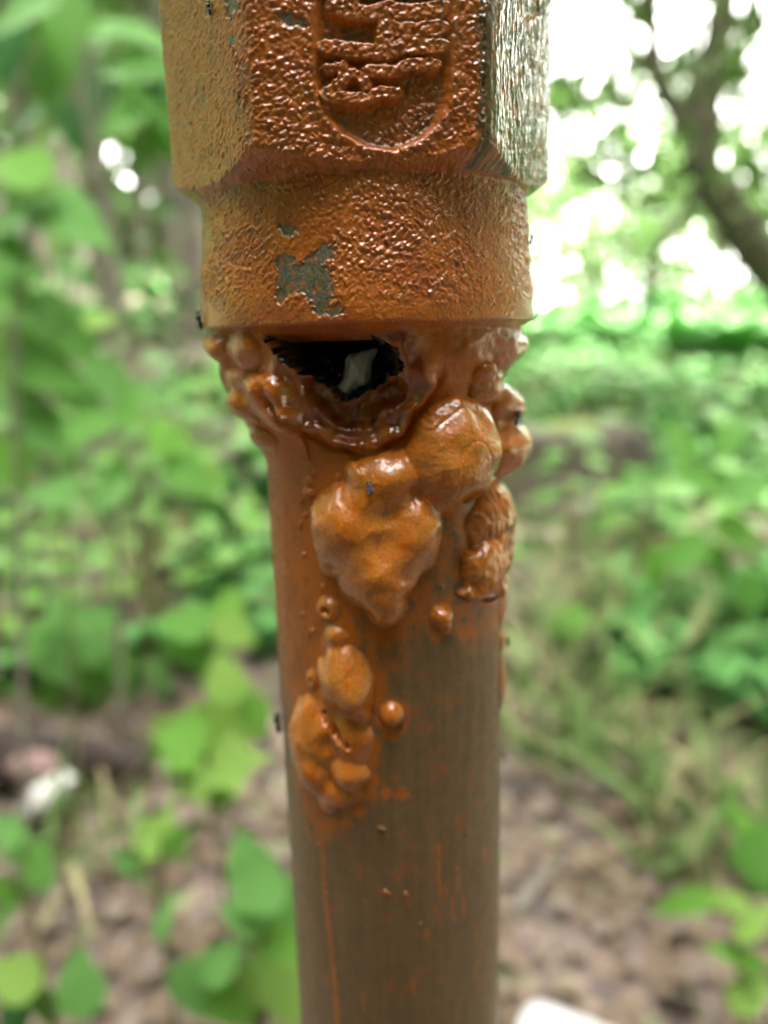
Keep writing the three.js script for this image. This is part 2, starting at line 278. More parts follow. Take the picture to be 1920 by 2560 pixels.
function paint(th, y, out) {
  surface(th, y);
  const t = th * RT, X = Math.sin(th) * 20, Z = Math.cos(th) * 20;
  const a = n3(X * 0.11, y * 0.11, Z * 0.11), b = n3b(X * 0.3, y * 0.3, Z * 0.3), c = n3(X * 0.9, y * 0.9, Z * 0.9), d = n3b(X * 2.6, y * 2.6, Z * 2.6);
  const col = out.c; let ro = 0.5;
  if (!S.isPipe) {
    col[0] = C.orange[0]; col[1] = C.orange[1]; col[2] = C.orange[2];
    mixc(col, C.deep, clamp(0.2 + 0.5 * b + 0.35 * c) * 0.5);
    const yel = th < 0 ? sstep(-0.35, -0.95, th + 0.12 * b) : sstep(0.5, 0.95, th + 0.12 * b);
    mixc(col, C.ochre, clamp(0.5 * yel + 0.25 * a));
    mixc(col, C.olive, clamp(sstep(0.3, 0.75, b + 0.4 * c) * (th < -0.5 ? 0.3 : 0.12)));
    if (y > 17.8) { // the corner where the crust has come off, and the bare face beyond it
      const a1 = th - hexTurn, cor = sstep(rad(26.6), rad(27.6), a1 + 0.02 * c + 0.01 * d) * sstep(-2, 1, 45 - y);
      const onFace = sstep(rad(30.5), rad(31.5), a1 + 0.006 * c);
      mixc(col, C.olive, cor * (1 - onFace) * 0.9); mixc(col, [0.15, 0.13, 0.055], onFace * clamp(0.75 + 0.5 * b)); ro = lerp(ro, 0.3, onFace);
      if (S.panel < -0.08 && S.panel > -0.22) mixc(col, C.grey, 0.7);
      if (S.panel < -0.2 && S.letter < 0.3) mixc(col, C.olive, clamp(0.25 + 0.9 * c + 0.5 * b) * 0.55 * sstep(19, 24, y));
    } else {
      mixc(col, C.rustRed, clamp(0.6 * sstep(0.35, 0.75, n3(X * 0.16 + 9, y * 0.22, Z * 0.16))));
      const r2 = sstep(-0.2, 0.35, n3b(X * 0.2, y * 0.2, 77) + 0.3) * sstep(4.5, 2.6, y);
      mixc(col, C.rustRed, 0.75 * r2 * sstep(-1.0, -0.6, th) * sstep(0.05, -0.1, th));
    }
    if (S.bare > 0) { const q = [C.grey[0], C.grey[1], C.grey[2]]; mixc(q, C.olive, clamp(0.35 + 0.6 * b)); mixc(q, [0.3, 0.27, 0.2], clamp(d * 0.8 - 0.2)); mixc(q, C.orange, 0.7 * sstep(0.3, 0.6, c + 0.3 * d)); mixc(col, q, S.bare); ro = lerp(ro, 0.34, S.bare); }
    const k = 0.86 + 0.16 * d + 0.1 * c; col[0] *= k; col[1] *= k; col[2] *= k;
    ro += 0.1 * c;
  } else {
    // bare wet pipe, then the orange film that creeps down it
    col[0] = C.brown[0]; col[1] = C.brown[1]; col[2] = C.brown[2];
    const st = n3(X * 0.55, y * 0.045, Z * 0.55), st2 = n3b(X * 1.8, y * 0.12, Z * 1.8);
    const k0 = 1 + 0.1 * st + 0.05 * st2 + 0.08 * d + 0.08 * b; col[0] *= k0; col[1] *= k0; col[2] *= k0;
    const reds = sstep(0.3, 0.75, b * 0.6 + c * 0.35 + 0.15 * a) * sstep(-0.5, 0.5, a + 0.25); mixc(col, C.rustRed, 0.55 * reds);
    const fl = 0.8 * sstep(0.55, 0.95, n3(X * 1.5, y * 0.5, Z * 1.5 + 20)) * sstep(0.1, 0.45, n3b(X * 0.12, y * 0.06, Z * 0.12 + 9)); mixc(col, C.orange, 0.7 * fl);
    const sd = streak(t + 0.3 * c, y); mixc(col, C.orange, 0.75 * sstep(0.25, -0.35, sd + 0.25 * c)); mixc(col, C.olive, 0.8 * sstep(0.3, 0.1, sd + 1.2 + 0.2 * b) * sstep(-0.9, -0.4, sd + 1.2));
    if (y < -44) for (const k of flecks) mixc(col, C.orange, 0.6 * sstep(0.2, -0.14, k(t + 0.16 * d, y) + 0.2 * c));
    for (const [a0, y0, s] of rings) { const q = Math.hypot((th - a0) * RT, y - y0) / s + 0.4 * b + 0.3 * c; mixc(col, C.orange, 0.7 * sstep(0.9, 0.4, q)); }
    // film edge: high on the right, low on the left
    const edge = th < 0.05 ? lerp(-31, -52, clamp((0.05 - th) / 0.5)) : lerp(-31, -22, clamp((th - 0.05) / 0.35)) - 20 * sstep(0.75, 1.1, th);
    const f = sstep(-5, 6, y - edge + 3.2 * b + 1.6 * c + 2 * a); 
    const fc = [C.orange[0], C.orange[1], C.orange[2]]; mixc(fc, C.brown, clamp(0.35 * sstep(-24, -44, y) + 0.25 * b)); mixc(col, fc, f * 0.92);
    mixc(col, C.deep, f * clamp(0.25 * b + 0.3 * c + 0.05));
    mixc(col, C.orange, 0.8 * clamp(S.halo * (0.75 + 0.7 * b + 0.4 * c) )); const scr = sstep(0.72, 0.9, n3b(X * 3.2, y * 0.07, Z * 3.2)) * sstep(0, 0.4, n3(X * 0.3, y * 0.05, 50)); mixc(col, [0.24, 0.16, 0.09], 0.25 * scr * (1 - f));
    const g = sstep(0.05, 0.6, S.lump + 0.12 * c);
    if (g > 0) {
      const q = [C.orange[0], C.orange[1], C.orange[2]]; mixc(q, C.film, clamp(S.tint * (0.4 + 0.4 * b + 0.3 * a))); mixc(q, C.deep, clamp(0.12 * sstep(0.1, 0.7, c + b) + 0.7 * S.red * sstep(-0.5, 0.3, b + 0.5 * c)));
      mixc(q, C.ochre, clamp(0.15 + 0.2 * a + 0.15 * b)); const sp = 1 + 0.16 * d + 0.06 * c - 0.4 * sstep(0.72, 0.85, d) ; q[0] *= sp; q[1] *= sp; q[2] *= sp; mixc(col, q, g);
    }
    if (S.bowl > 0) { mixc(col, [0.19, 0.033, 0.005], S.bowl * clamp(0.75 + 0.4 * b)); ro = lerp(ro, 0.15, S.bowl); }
    // black tar along the broken edge
    const tar = sstep(0.72, 0.52, S.holeD + 0.28 * c + 0.12 * d); mixc(col, C.black, tar); ro = lerp(ro, 0.3, tar);
    ro = clamp(ro - 0.14 * g + 0.12 * c, 0.08, 0.9);
    const k = 0.93 + 0.1 * d; col[0] *= k; col[1] *= k; col[2] *= k;
  }
  out.r = ro;
}
const YT = 42, YB = -112;
const T0 = Date.now();
const rustMap = { c: [0, 0, 0], r: 0 };
const TW = 1536, TH = 1536;
const roughBytes = new Uint8Array(TW * TH);
const colourMap = tex(TW, TH, (i, j, o) => {
  const th = ((i + 0.5) / TW - 0.5) * 2 * Math.PI, y = YB + (j + 0.5) / TH * (YT - YB);
  if (Math.abs(th) > 2.3 && (i & 1)) { roughBytes[j * TW + i] = 128; return; }
  paint(th, y, rustMap); o[0] = toS(rustMap.c[0]); o[1] = toS(rustMap.c[1]); o[2] = toS(rustMap.c[2]); roughBytes[j * TW + i] = rustMap.r * 255;
}, true);
const roughMap = tex(TW, TH, (i, j, o) => { o[0] = o[1] = o[2] = roughBytes[j * TW + i]; });
const bumpMap = tex(1024, 1024, (i, j, o) => { const a = i / 1024 * 2 * Math.PI, x = Math.cos(a) * 60, z = Math.sin(a) * 60, y = j * 0.36; o[0] = o[1] = o[2] = 128 + 70 * n3(x, y, z) + 50 * n3b(x * 2.2, y * 2.2, z * 2.2); });
for (const t of [colourMap, roughMap, bumpMap]) { t.wrapS = THREE.RepeatWrapping; t.wrapT = THREE.MirroredRepeatWrapping; }
console.log('textures', Date.now() - T0);

const wetRust = new THREE.MeshPhysicalMaterial({ name: 'wet rust', map: colourMap, roughnessMap: roughMap, roughness: 1, metalness: 0, bumpMap, bumpScale: 0.00005, clearcoat: 0.9, clearcoatRoughness: 0.12, ior: 1.5, specularIntensity: 0.75 });
const castRust = wetRust.clone(); castRust.name = 'wet cast iron rust'; castRust.clearcoatRoughness = 0.13; castRust.bumpScale = 0.00009;
const wetLip = wetRust.clone(); wetLip.name = 'wet lip rust'; wetLip.clearcoat = 1; wetLip.clearcoatRoughness = 0.04; wetLip.bumpScale = 0.00001;
const wetPipe = wetRust.clone(); wetPipe.name = 'wet stained steel'; wetPipe.bumpScale = 0.000012; wetPipe.clearcoatRoughness = 0.25; wetPipe.clearcoat = 0.5; wetPipe.specularIntensity = 0.4;

const well = new THREE.Group(); // base on the ground
well.position.set(0, 0, 0);
{
  const ths = [], A = rad(102);
  const NF = 680, NB = 64;
  for (let i = 0; i <= NF; i++) ths.push(-A + 2 * A * i / NF);
  for (let i = 1; i <= NB; i++) ths.push(A + (2 * Math.PI - 2 * A) * i / NB);
  const ys = [500, 200, 100, 64.001, 63.5, 61.5, 60, 54, 49, 46.5, 45.5, 44.5, 43.5, 42.5];
  for (let y = 41.9; y > -101; y -= 0.124) ys.push(y);
  for (const y of [-104, -108, -112, -130, -180, -260, -400, -560, -700, -760]) ys.push(y);
  const NC = ths.length, NR = ys.length;
  const P = new Float32Array(NC * NR * 3), U = new Float32Array(NC * NR * 2), K = new Int16Array(NC * NR), D = new Float32Array(NC * NR);
  for (let j = 0; j < NR; j++) for (let i = 0; i < NC; i++) {
    const th = ths[i], y = ys[j], k = j * NC + i, tw = th > Math.PI ? th - 2 * Math.PI : th, r = surface(tw, y) / 1000;
    P[k * 3] = Math.sin(th) * r; P[k * 3 + 1] = H + y / 1000; P[k * 3 + 2] = Math.cos(th) * r;
    U[k * 2] = th / (2 * Math.PI) + 0.5; U[k * 2 + 1] = (y - YB) / (YT - YB);
    K[k] = S.isPipe ? S.key : Math.max(100, S.key); D[k] = S.holeD;
  }
  const N = new Float32Array(NC * NR * 3);
  const e1 = V(), e2 = V(), nn = V();
  for (let j = 0; j < NR; j++) for (let i = 0; i < NC; i++) {
    const il = i ? i - 1 : NC - 2, ir = i < NC - 1 ? i + 1 : 1, ju = Math.max(0, j - 1), jd = Math.min(NR - 1, j + 1);
    const g = (v, a, b) => { const k = (b * NC + a) * 3; return v.set(P[k], P[k + 1], P[k + 2]); };
    g(e1, ir, j).sub(g(nn, il, j)); g(e2, i, ju).sub(g(nn, i, jd)); nn.crossVectors(e1, e2).normalize();
    const k = (j * NC + i) * 3; N[k] = nn.x; N[k + 1] = nn.y; N[k + 2] = nn.z;
  }
  const faces = new Map();
  const put = (key, a, b, c) => { if (!faces.has(key)) faces.set(key, []); faces.get(key).push(a, b, c); };
  for (let j = 0; j < NR - 1; j++) for (let i = 0; i < NC - 1; i++) {
    const a = j * NC + i, b = a + 1, c = a + NC, d = c + 1;
    if (D[a] < -0.45 && D[b] < -0.45 && D[c] < -0.45 && D[d] < -0.45 && K[a] < 100 && K[d] < 100) continue; // the opening itself
    const key = Math.max(0, K[a]); put(key, a, c, b); put(key, b, c, d);
  }
  const part = (key) => {
    const f = faces.get(key), seen = new Map(), idx = new Uint32Array(f.length); let n = 0;
    for (let i = 0; i < f.length; i++) { let q = seen.get(f[i]); if (q === undefined) { q = n++; seen.set(f[i], q); } idx[i] = q; }
    const p = new Float32Array(n * 3), no = new Float32Array(n * 3), u = new Float32Array(n * 2);
    for (const [o, q] of seen) { for (let c = 0; c < 3; c++) { p[q * 3 + c] = P[o * 3 + c]; no[q * 3 + c] = N[o * 3 + c]; } u[q * 2] = U[o * 2]; u[q * 2 + 1] = U[o * 2 + 1]; }
    const g = new THREE.BufferGeometry(); g.setAttribute('position', new THREE.BufferAttribute(p, 3)); g.setAttribute('normal', new THREE.BufferAttribute(no, 3)); g.setAttribute('uv', new THREE.BufferAttribute(u, 2)); g.setIndex(new THREE.BufferAttribute(idx, 1));
    return g;
  };
  const coupling = mesh('coupling', part(100), castRust, well);
  tag(coupling, 'hexagonal pipe coupling caked in grainy orange rust');
  for (const k of [101, 102, 103]) if (faces.has(k)) mesh('raised_letter', part(k), castRust, coupling);
  const pipe = mesh('pipe', part(0), wetPipe, well); tag(pipe, 'brown stained steel pipe with orange streaks');
  const said = { 1: 'large knobbly orange growth on the middle of the pipe', 2: 'smooth round tan blister beside the opening', 6: 'wrinkled brown flake of rust hanging on the pipe', 10: 'glossy tan blister with a red patch', 11: 'long split orange growth at the pipe edge', 40: 'wet red rust lips stepped around the opening', 41: 'black scale on the broken edge of the opening' };
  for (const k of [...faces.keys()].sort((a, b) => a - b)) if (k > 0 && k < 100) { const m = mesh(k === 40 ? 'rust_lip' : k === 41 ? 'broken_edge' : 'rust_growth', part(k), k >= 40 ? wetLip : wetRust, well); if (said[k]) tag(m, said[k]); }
  // inner wall
  const bore = new THREE.CylinderGeometry(0.0132, 0.0132, 0.2, 64, 24, true, 0.8, 2 * Math.PI - 1.6); bore.translate(0.0017, H - 0.02, 0);
  mesh('pipe_bore', bore, new THREE.MeshStandardMaterial({ name: 'rusted bore', color: lin(0.11, 0.045, 0.02), roughness: 0.7 }), well);
  // a bead of water lying along the lower lip
  const line = [[792, 1050], [820, 1046], [850, 1038], [880, 1022], [905, 1016], [940, 1020], [968, 1022]].map(([x, y]) => { const [th, yy, rr] = onSurface(x, y), r = rr / 1000 + 0.0001; return V(Math.sin(th) * r, H + yy / 1000, Math.cos(th) * r); });
  const wg = new THREE.TubeGeometry(new THREE.CatmullRomCurve3(line), 60, 1, 12, false), wp = wg.attributes.position, wc = new THREE.CatmullRomCurve3(line), wv = V();
  for (let i = 0; i <= 60; i++) { const o = wc.getPointAt(i / 60), rr = 0.0005 * Math.pow(Math.sin(Math.PI * clamp(i / 60, 0.01, 0.99)), 0.5) * (1 + 0.4 * Math.sin(i * 0.35)); for (let j = 0; j <= 12; j++) { const k = i * 13 + j; wv.fromBufferAttribute(wp, k).sub(o).multiplyScalar(rr).add(o); wp.setXYZ(k, wv.x, wv.y, wv.z); } }
  wg.computeVertexNormals(); mesh('water_bead', wg, new THREE.MeshPhysicalMaterial({ name: 'water', color: lin(1, 1, 1), roughness: 0.02, transmission: 1, thickness: 0.0008, ior: 1.33 }), well);
  // hanging flake over the opening
  const q = [[958, 850], [1000, 848], [1050, 850], [1084, 862], [1068, 880], [1046, 906], [1024, 892], [996, 868]].map(([x, y]) => { const [th, yy] = pick(x, y, 19); return [th, yy]; });
  const fg = new THREE.BufferGeometry(), fp = [], fi = []; const rim = q.map(([th, y], i) => [th, y, 19.3 + 0.5 * Math.sin(i * 2.1)]); const mid = [q.reduce((s, p) => s + p[0], 0) / q.length, q.reduce((s, p) => s + p[1], 0) / q.length, 19.9];
  for (const dr of [0, -0.45]) for (const [th, y, r] of [...rim, mid]) fp.push(Math.sin(th) * (r + dr) / 1000, H + y / 1000, Math.cos(th) * (r + dr) / 1000);
  const m = rim.length; for (let i = 0; i < m; i++) { const j = (i + 1) % m; fi.push(i, m, j, i + m + 1, j + m + 1, m + m + 1, i, j, j + m + 1, i, j + m + 1, i + m + 1); }
  fg.setAttribute('position', new THREE.Float32BufferAttribute(fp, 3)); fg.setIndex(fi); fg.computeVertexNormals();
  mesh('rust_flake', fg, new THREE.MeshPhysicalMaterial({ name: 'flake', color: lin(0.42, 0.15, 0.05), roughness: 0.45, clearcoat: 0.6, clearcoatRoughness: 0.25 }), well);
}
top('rusted_pipe', well, 'wet rusted steel pipe with hexagonal coupling and orange growths below a broken opening', 'pipe');
console.log('pipe', Date.now() - T0);

// ---------------------------------------------------------------- forest floor
function groundH(x, z) {
  const f = Math.max(0, -z - 0.5), fe = 11 * (1 - Math.exp(-f / 11));
  const side = sstep(0.12, -0.32, x / (f + 0.4));
  const dist = Math.hypot(x, z);
  return fe * lerp(0.115, 0.235, side) + 0.018 * n2(x * 2.1, z * 2.1) * clamp(dist) + 0.05 * n2(x * 0.6 + 5, z * 0.6) * clamp(dist / 3) + 0.25 * n2(x * 0.12, z * 0.12 + 3) * clamp((dist - 3) / 10);
}
function groundHit(px, py) { const d = ray(px, py); let t = 0.3; for (let i = 0; i < 4000; i++) { const p = eye.clone().addScaledVector(d, t); if (p.y < groundH(p.x, p.z)) return p; t *= 1.004; if (t > 60) return null; } return null; }
const meadow = (x, z) => sstep(5.5, 8.5, Math.hypot(x - 0.5, z) + 0.8 * n2(x * 0.4, z * 0.4)) * sstep(-0.12, 0.12, x / (-z + 0.01) * (z < 0 ? 1 : -1) + (z > 0 ? (x > 2 ? 1 : -1) : 0));
{
  const rs = [0.001]; for (let r = 0.05; r < 260; r *= 1.055) rs.push(r); const NA = 160;
  const p = [], u = [], c = [], idx = [], col = new THREE.Color();
  for (const r of rs) for (let i = 0; i <= NA; i++) {
    const a = i / NA * 2 * Math.PI, x = Math.cos(a) * r, z = Math.sin(a) * r; p.push(x, groundH(x, z), z); u.push(x / 2.2, z / 2.2);
    const m = meadow(x, z), g = clamp(0.5 + 0.9 * n2(x * 0.8 + 40, z * 0.8)) * 0.45;
    const k = Math.max(m, g * sstep(0.8, 2.5, r)); c.push(lerp(1, 0.42, k), lerp(1, 0.88, k), lerp(1, 0.32, k));
  }
  for (let j = 0; j < rs.length - 1; j++) for (let i = 0; i < NA; i++) { const a = j * (NA + 1) + i, b = a + 1, d = a + NA + 1; idx.push(a, b, d, b, d + 1, d); }
  const g = new THREE.BufferGeometry(); g.setAttribute('position', new THREE.Float32BufferAttribute(p, 3)); g.setAttribute('uv', new THREE.Float32BufferAttribute(u, 2)); g.setAttribute('color', new THREE.Float32BufferAttribute(c, 3)); g.setIndex(idx); g.computeVertexNormals();
  const W = 512, per = (f, i, j, s) => { const a = i / W * 6.2832, b = j / W * 6.2832; return f(Math.cos(a) * s + Math.cos(b) * s * 0.37, Math.sin(a) * s + Math.sin(b) * s * 0.61, Math.cos(b) * s + Math.sin(b) * 2); };
  const map = tex(W, W, (i, j, o) => {
    const a = per(n3, i, j, 2.2), b = per(n3b, i, j, 7), d = per(n3, i, j, 19), e = Math.abs(per(n3b, i, j, 4.4));
    let r = 0.135 + 0.05 * a + 0.05 * b + 0.04 * d, q = 0.1 + 0.035 * a + 0.03 * b + 0.03 * d, s = 0.078 + 0.03 * a + 0.012 * b + 0.03 * d;
    if (e < 0.05) { r *= 0.55; q *= 0.55; s *= 0.6; } if (d > 0.45) { r += 0.09; q += 0.07; s += 0.05; } if (b > 0.5) { q += 0.05; r -= 0.02; }
    o[0] = toS(clamp(r)); o[1] = toS(clamp(q)); o[2] = toS(clamp(s));
  }, true);
  top('forest_floor', new THREE.Mesh(g, new THREE.MeshStandardMaterial({ name: 'leaf mould', map, vertexColors: true, roughness: 0.95 })), 'brown forest floor of old leaves and moss rising away from the pipe', 'ground', null, 'structure');
}
// ---------------------------------------------------------------- leaves and plants
function leafGeo(wide, lobes, droop, fold, n = 10) { // unit leaf along +y from its stalk, facing +z
  const p = [], idx = [];
  for (let i = 0; i <= n; i++) {
    const s = i / n; let w = wide * Math.pow(Math.sin(Math.PI * Math.pow(s, 0.72)), 0.8) * (1 - 0.25 * s);
    if (lobes) w *= 0.72 + 0.5 * Math.abs(Math.cos(s * Math.PI * lobes));
    const z = -droop * s * s;
    p.push(-w, s - (lobes ? 0.06 : 0.02), z + fold * w, 0, s, z, w, s - (lobes ? 0.06 : 0.02), z + fold * w);
  }
  for (let i = 0; i < n; i++) { const a = i * 3; idx.push(a, a + 1, a + 3, a + 1, a + 4, a + 3, a + 1, a + 2, a + 4, a + 2, a + 5, a + 4); }
  const g = new THREE.BufferGeometry(); g.setAttribute('position', new THREE.Float32BufferAttribute(p, 3)); g.setIndex(idx); g.computeVertexNormals(); return g;
}
function palmLeaf() { // three to five pointed lobes, as on a young maple or bramble
  const s = new THREE.Shape(); const pts = [[0, 0], [0.12, 0.06], [0.42, 0.05], [0.34, 0.22], [0.56, 0.44], [0.34, 0.5], [0.28, 0.62], [0.2, 0.6], [0, 1], [-0.2, 0.6], [-0.28, 0.62], [-0.34, 0.5], [-0.56, 0.44], [-0.34, 0.22], [-0.42, 0.05], [-0.12, 0.06]];
  s.moveTo(...pts[0]); for (const q of pts.slice(1)) s.lineTo(...q); const g = new THREE.ShapeGeometry(s, 2), a = g.attributes.position;
  for (let i = 0; i < a.count; i++) a.setZ(i, 0.2 * Math.abs(a.getX(i)) - 0.25 * a.getY(i) * a.getY(i)); g.computeVertexNormals(); g.deleteAttribute('uv'); return g;
}
const fewLeaf = [leafGeo(0.34, 0, 0.16, 0.25, 4), leafGeo(0.27, 0, 0.25, 0.2, 4), leafGeo(0.42, 0, 0.1, 0.15, 4)];
const leafShapes = [leafGeo(0.34, 0, 0.16, 0.25), leafGeo(0.27, 0, 0.25, 0.2), leafGeo(0.42, 0, 0.1, 0.15), palmLeaf(), leafGeo(0.2, 0, 0.3, 0.3)];
const leafMat = (r, g, b, name) => new THREE.MeshPhysicalMaterial({ name, color: lin(r, g, b), roughness: 0.92, transmission: 0.42, thickness: 0, ior: 1.4, side: THREE.DoubleSide });
const G = [leafMat(0.12, 0.30, 0.03, 'leaf yellow green'), leafMat(0.09, 0.25, 0.03, 'leaf mid green'), leafMat(0.11, 0.28, 0.055, 'leaf cool green'), leafMat(0.03, 0.13, 0.02, 'leaf dark green'), leafMat(0.2, 0.36, 0.06, 'leaf young'), leafMat(0.06, 0.2, 0.012, 'leaf deep green')];
const stemMat = new THREE.MeshStandardMaterial({ name: 'stem', color: lin(0.11, 0.11, 0.035), roughness: 0.8 });
const bark = (() => {
  const t = tex(256, 512, (i, j, o) => { const a = i / 256 * 6.2832, x = Math.cos(a) * 2.2, z = Math.sin(a) * 2.2, f = Math.abs(n3(x * 2, j / 512 * 3, z * 2)), m = n3b(x, j / 90, z), k = (0.075 + 0.13 * Math.min(1, f * 2.2)) * (1 + 0.25 * m); o[0] = toS(k * (1.0 - 0.1 * m)); o[1] = toS(k * (0.9 + 0.12 * m)); o[2] = toS(k * 0.7); }, true);
  return new THREE.MeshStandardMaterial({ name: 'bark', map: t, roughness: 0.92 });
})();
const barkDark = bark.clone(); barkDark.name = 'dark mossy bark'; barkDark.color = lin(0.5, 0.52, 0.4);
function tube(pts, r0, r1, seg = 10, rad_ = 6) {
  const c = pts.length > 2 ? new THREE.CatmullRomCurve3(pts) : new THREE.LineCurve3(pts[0], pts[1]);
  const g = new THREE.TubeGeometry(c, seg, 1, rad_, false), a = g.attributes.position, q = V();
  for (let i = 0; i <= seg; i++) { const o = c.getPointAt(i / seg), r = lerp(r0, r1, i / seg); for (let j = 0; j <= rad_; j++) { const k = i * (rad_ + 1) + j; q.fromBufferAttribute(a, k).sub(o).multiplyScalar(r).add(o); a.setXYZ(k, q.x, q.y, q.z); } }
  return g;
}
const camR = V(1, 0, 0).applyQuaternion(camera.quaternion), camU = V(0, 1, 0).applyQuaternion(camera.quaternion);
function putLeaf(plant, root, tip0, dir, nor, len, shape, mat) { // stalk end tip0, world
  const m = mesh('leaf', leafShapes[shape], mat, plant);
  const y = dir.clone().normalize(), z = nor.clone().addScaledVector(y, -nor.dot(y)).normalize(), x = V().crossVectors(y, z);
  m.quaternion.setFromRotationMatrix(new THREE.Matrix4().makeBasis(x, y, z)); m.position.copy(tip0).sub(root); m.scale.setScalar(len); return m;
}
// plants whose leaves are read off the photograph: a foot on the ground and leaves [px, py, length px, angle (0 = right, 90 = up), shape, green] all near one distance
function tracedPlant(name, depth, foot, leaves, label, category, group, woody) {
  const pl = new THREE.Group(), f = at(foot[0], foot[1], depth), root = V(f.x, groundH(f.x, f.z) - 0.01, f.z); pl.position.copy(root);
  const stems = []; const spine = V();
  const ends = leaves.map(([px, py, len, ang, sh, gr], i) => {
    const dz = depth * (1 + 0.10 * (R() - 0.5)), p = at(px, py, dz), L_ = len * dz / FPX * 1.08, a = rad(ang);
    const dir = camR.clone().multiplyScalar(Math.cos(a)).addScaledVector(camU, Math.sin(a)).addScaledVector(ray(960, 1280), 0.25 * (R() - 0.3));
    const nor = V(0.3 * (R() - 0.5), 0.55 + 0.2 * R(), 0.75); const st = p.clone().addScaledVector(dir, -L_ / 2);
    putLeaf(pl, root, st, dir, nor, L_, sh, G[gr]); spine.add(st); return st;
  });
  spine.divideScalar(ends.length);
  const mid = root.clone().lerp(spine, 0.6).add(V(0.02 * (R() - 0.5), 0, -0.02)); const l = (v) => v.clone().sub(root);
  const geos = [tube([l(root), l(mid), l(spine)], woody ? 0.006 : 0.0028, 0.0018, 10, 6)];
  for (const e of ends) { const k = mid.clone().lerp(spine, R()); const c = k.clone().lerp(e, 0.5); c.y += 0.01; geos.push(tube([l(k), l(c), l(e)], 0.0016, 0.0008, 6, 5)); }
  mesh('stem', mergeGeometries(geos), woody ? bark : stemMat, pl);
  return top(name, pl, label, category, group);
}
function seedling(name, root, hgt, n, leafLen, gr, shape, r, label, category, group) {
  const pl = new THREE.Group(); root.y = groundH(root.x, root.z) - 0.005; pl.position.copy(root); const O = V(), geos = [], lean = V((r() - 0.5) * 0.4, 1, (r() - 0.5) * 0.4 + 0.08).multiplyScalar(hgt);
  const bend = lean.clone().multiplyScalar(0.5).add(V((r() - 0.5) * 0.1 * hgt, 0, (r() - 0.5) * 0.1 * hgt)), sp = [O, bend, lean], cv = new THREE.CatmullRomCurve3(sp);
  geos.push(tube(sp, 0.003, 0.0015, 8, 5));
  for (let i = 0; i < n; i++) {
    const s = 0.3 + 0.7 * (i + 0.5) / n, b = cv.getPointAt(Math.min(1, s)), az = i * 2.4 + r(), d = V(Math.cos(az), 0.25 + 0.3 * r(), Math.sin(az)).normalize(), len = leafLen * (0.7 + 0.6 * r()), e = b.clone().addScaledVector(d, leafLen * 0.5);
    geos.push(tube([b, e], 0.0013, 0.0008, 2, 4)); d.y -= 0.45;
    putLeaf(pl, O, e, d, V(0.4 * (r() - 0.5), 1, 0.25 + 0.3 * r()), len, Array.isArray(shape) ? shape[i % shape.length] : shape, G[Array.isArray(gr) ? gr[Math.floor(r() * gr.length)] : gr]);
  }
  mesh('stem', mergeGeometries(geos), stemMat, pl);
  return top(name, pl, label, category, group);
}
// ---- traced foreground and middle plants
tracedPlant('broadleaf_shrub', 1.05, [250, 1500], [[170, 95, 215, -95, 0, 1], [50, 30, 200, 200, 0, 2], [20, 130, 170, 250, 0, 3], [300, 60, 150, 30, 1, 2], [110, 210, 150, 280, 1, 5], [330, 175, 180, 170, 0, 5], [380, 90, 150, -10, 1, 2], [390, 250, 170, -60, 0, 5], [300, 300, 150, 200, 0, 5], [250, 240, 150, 250, 0, 3], [410, 330, 140, -80, 0, 1], [350, 390, 130, 240, 0, 5], [180, 320, 130, -80, 1, 3], [60, 300, 120, 200, 1, 3], [430, 190, 130, 60, 1, 3]], 'tall leafy shrub with drooping green leaves hanging above the bank', 'shrub', null, true);
tracedPlant('hazel_sapling', 0.85, [-60, 1400], [[45, 415, 170, 160, 2, 0], [175, 545, 240, -28, 0, 2], [60, 500, 130, -60, 0, 2], [25, 640, 190, -25, 0, 2], [10, 560, 130, 200, 0, 1], [90, 470, 120, 20, 1, 4], [40, 720, 160, -30, 1, 1]], 'sapling with broad pale green leaves reaching over the bank beside the pipe', 'sapling', null, true);
tracedPlant('leafy_seedling', 0.95, [120, 1500], [[70, 780, 190, -10, 0, 1], [150, 800, 180, -30, 0, 2], [60, 860, 170, 200, 0, 1], [190, 860, 150, -40, 0, 1], [30, 910, 190, -70, 2, 0], [120, 930, 200, -20, 0, 1], [200, 990, 180, -40, 1, 2], [60, 1000, 180, -30, 0, 2], [40, 1170, 170, -90, 0, 0], [130, 1090, 190, -35, 0, 2], [250, 800, 90, 20, 2, 4], [280, 960, 150, -50, 0, 2]], 'dense clump of mid green leafy seedlings on the bank', 'seedling');
tracedPlant('leafy_seedling', 0.9, [330, 1800], [[230, 1060, 150, 30, 0, 1], [330, 1000, 130, 60, 1, 1], [440, 1120, 130, -20, 2, 0], [400, 1080, 110, 120, 2, 0], [480, 1195, 140, -30, 2, 1], [515, 1205, 110, -80, 2, 4], [260, 1240, 150, 200, 1, 2], [120, 1230, 160, 170, 1, 2], [290, 1180, 120, 80, 1, 5]], 'seedling with scattered pale oval leaves on thin stems', 'seedling');
tracedPlant('bramble', 0.78, [560, 1990], [[455, 1555, 130, 170, 2, 1], [480, 1620, 150, -60, 2, 1], [570, 1520, 120, 80, 2, 0], [590, 1580, 120, -30, 2, 4], [560, 1690, 130, 100, 2, 4], [590, 1760, 130, -70, 2, 4], [640, 1790, 110, -60, 2, 0]], 'bramble shoot with pale three part leaves standing beside the pipe', 'bramble');
tracedPlant('maple_seedling', 0.62, [520, 2190], [[520, 1880, 250, -80, 3, 4], [440, 1850, 150, 160, 3, 0], [600, 1900, 150, 10, 3, 4], [540, 1990, 120, -90, 3, 0], [470, 1960, 130, 220, 3, 4]], 'maple seedling with pale lobed leaves near the dark log', 'seedling');
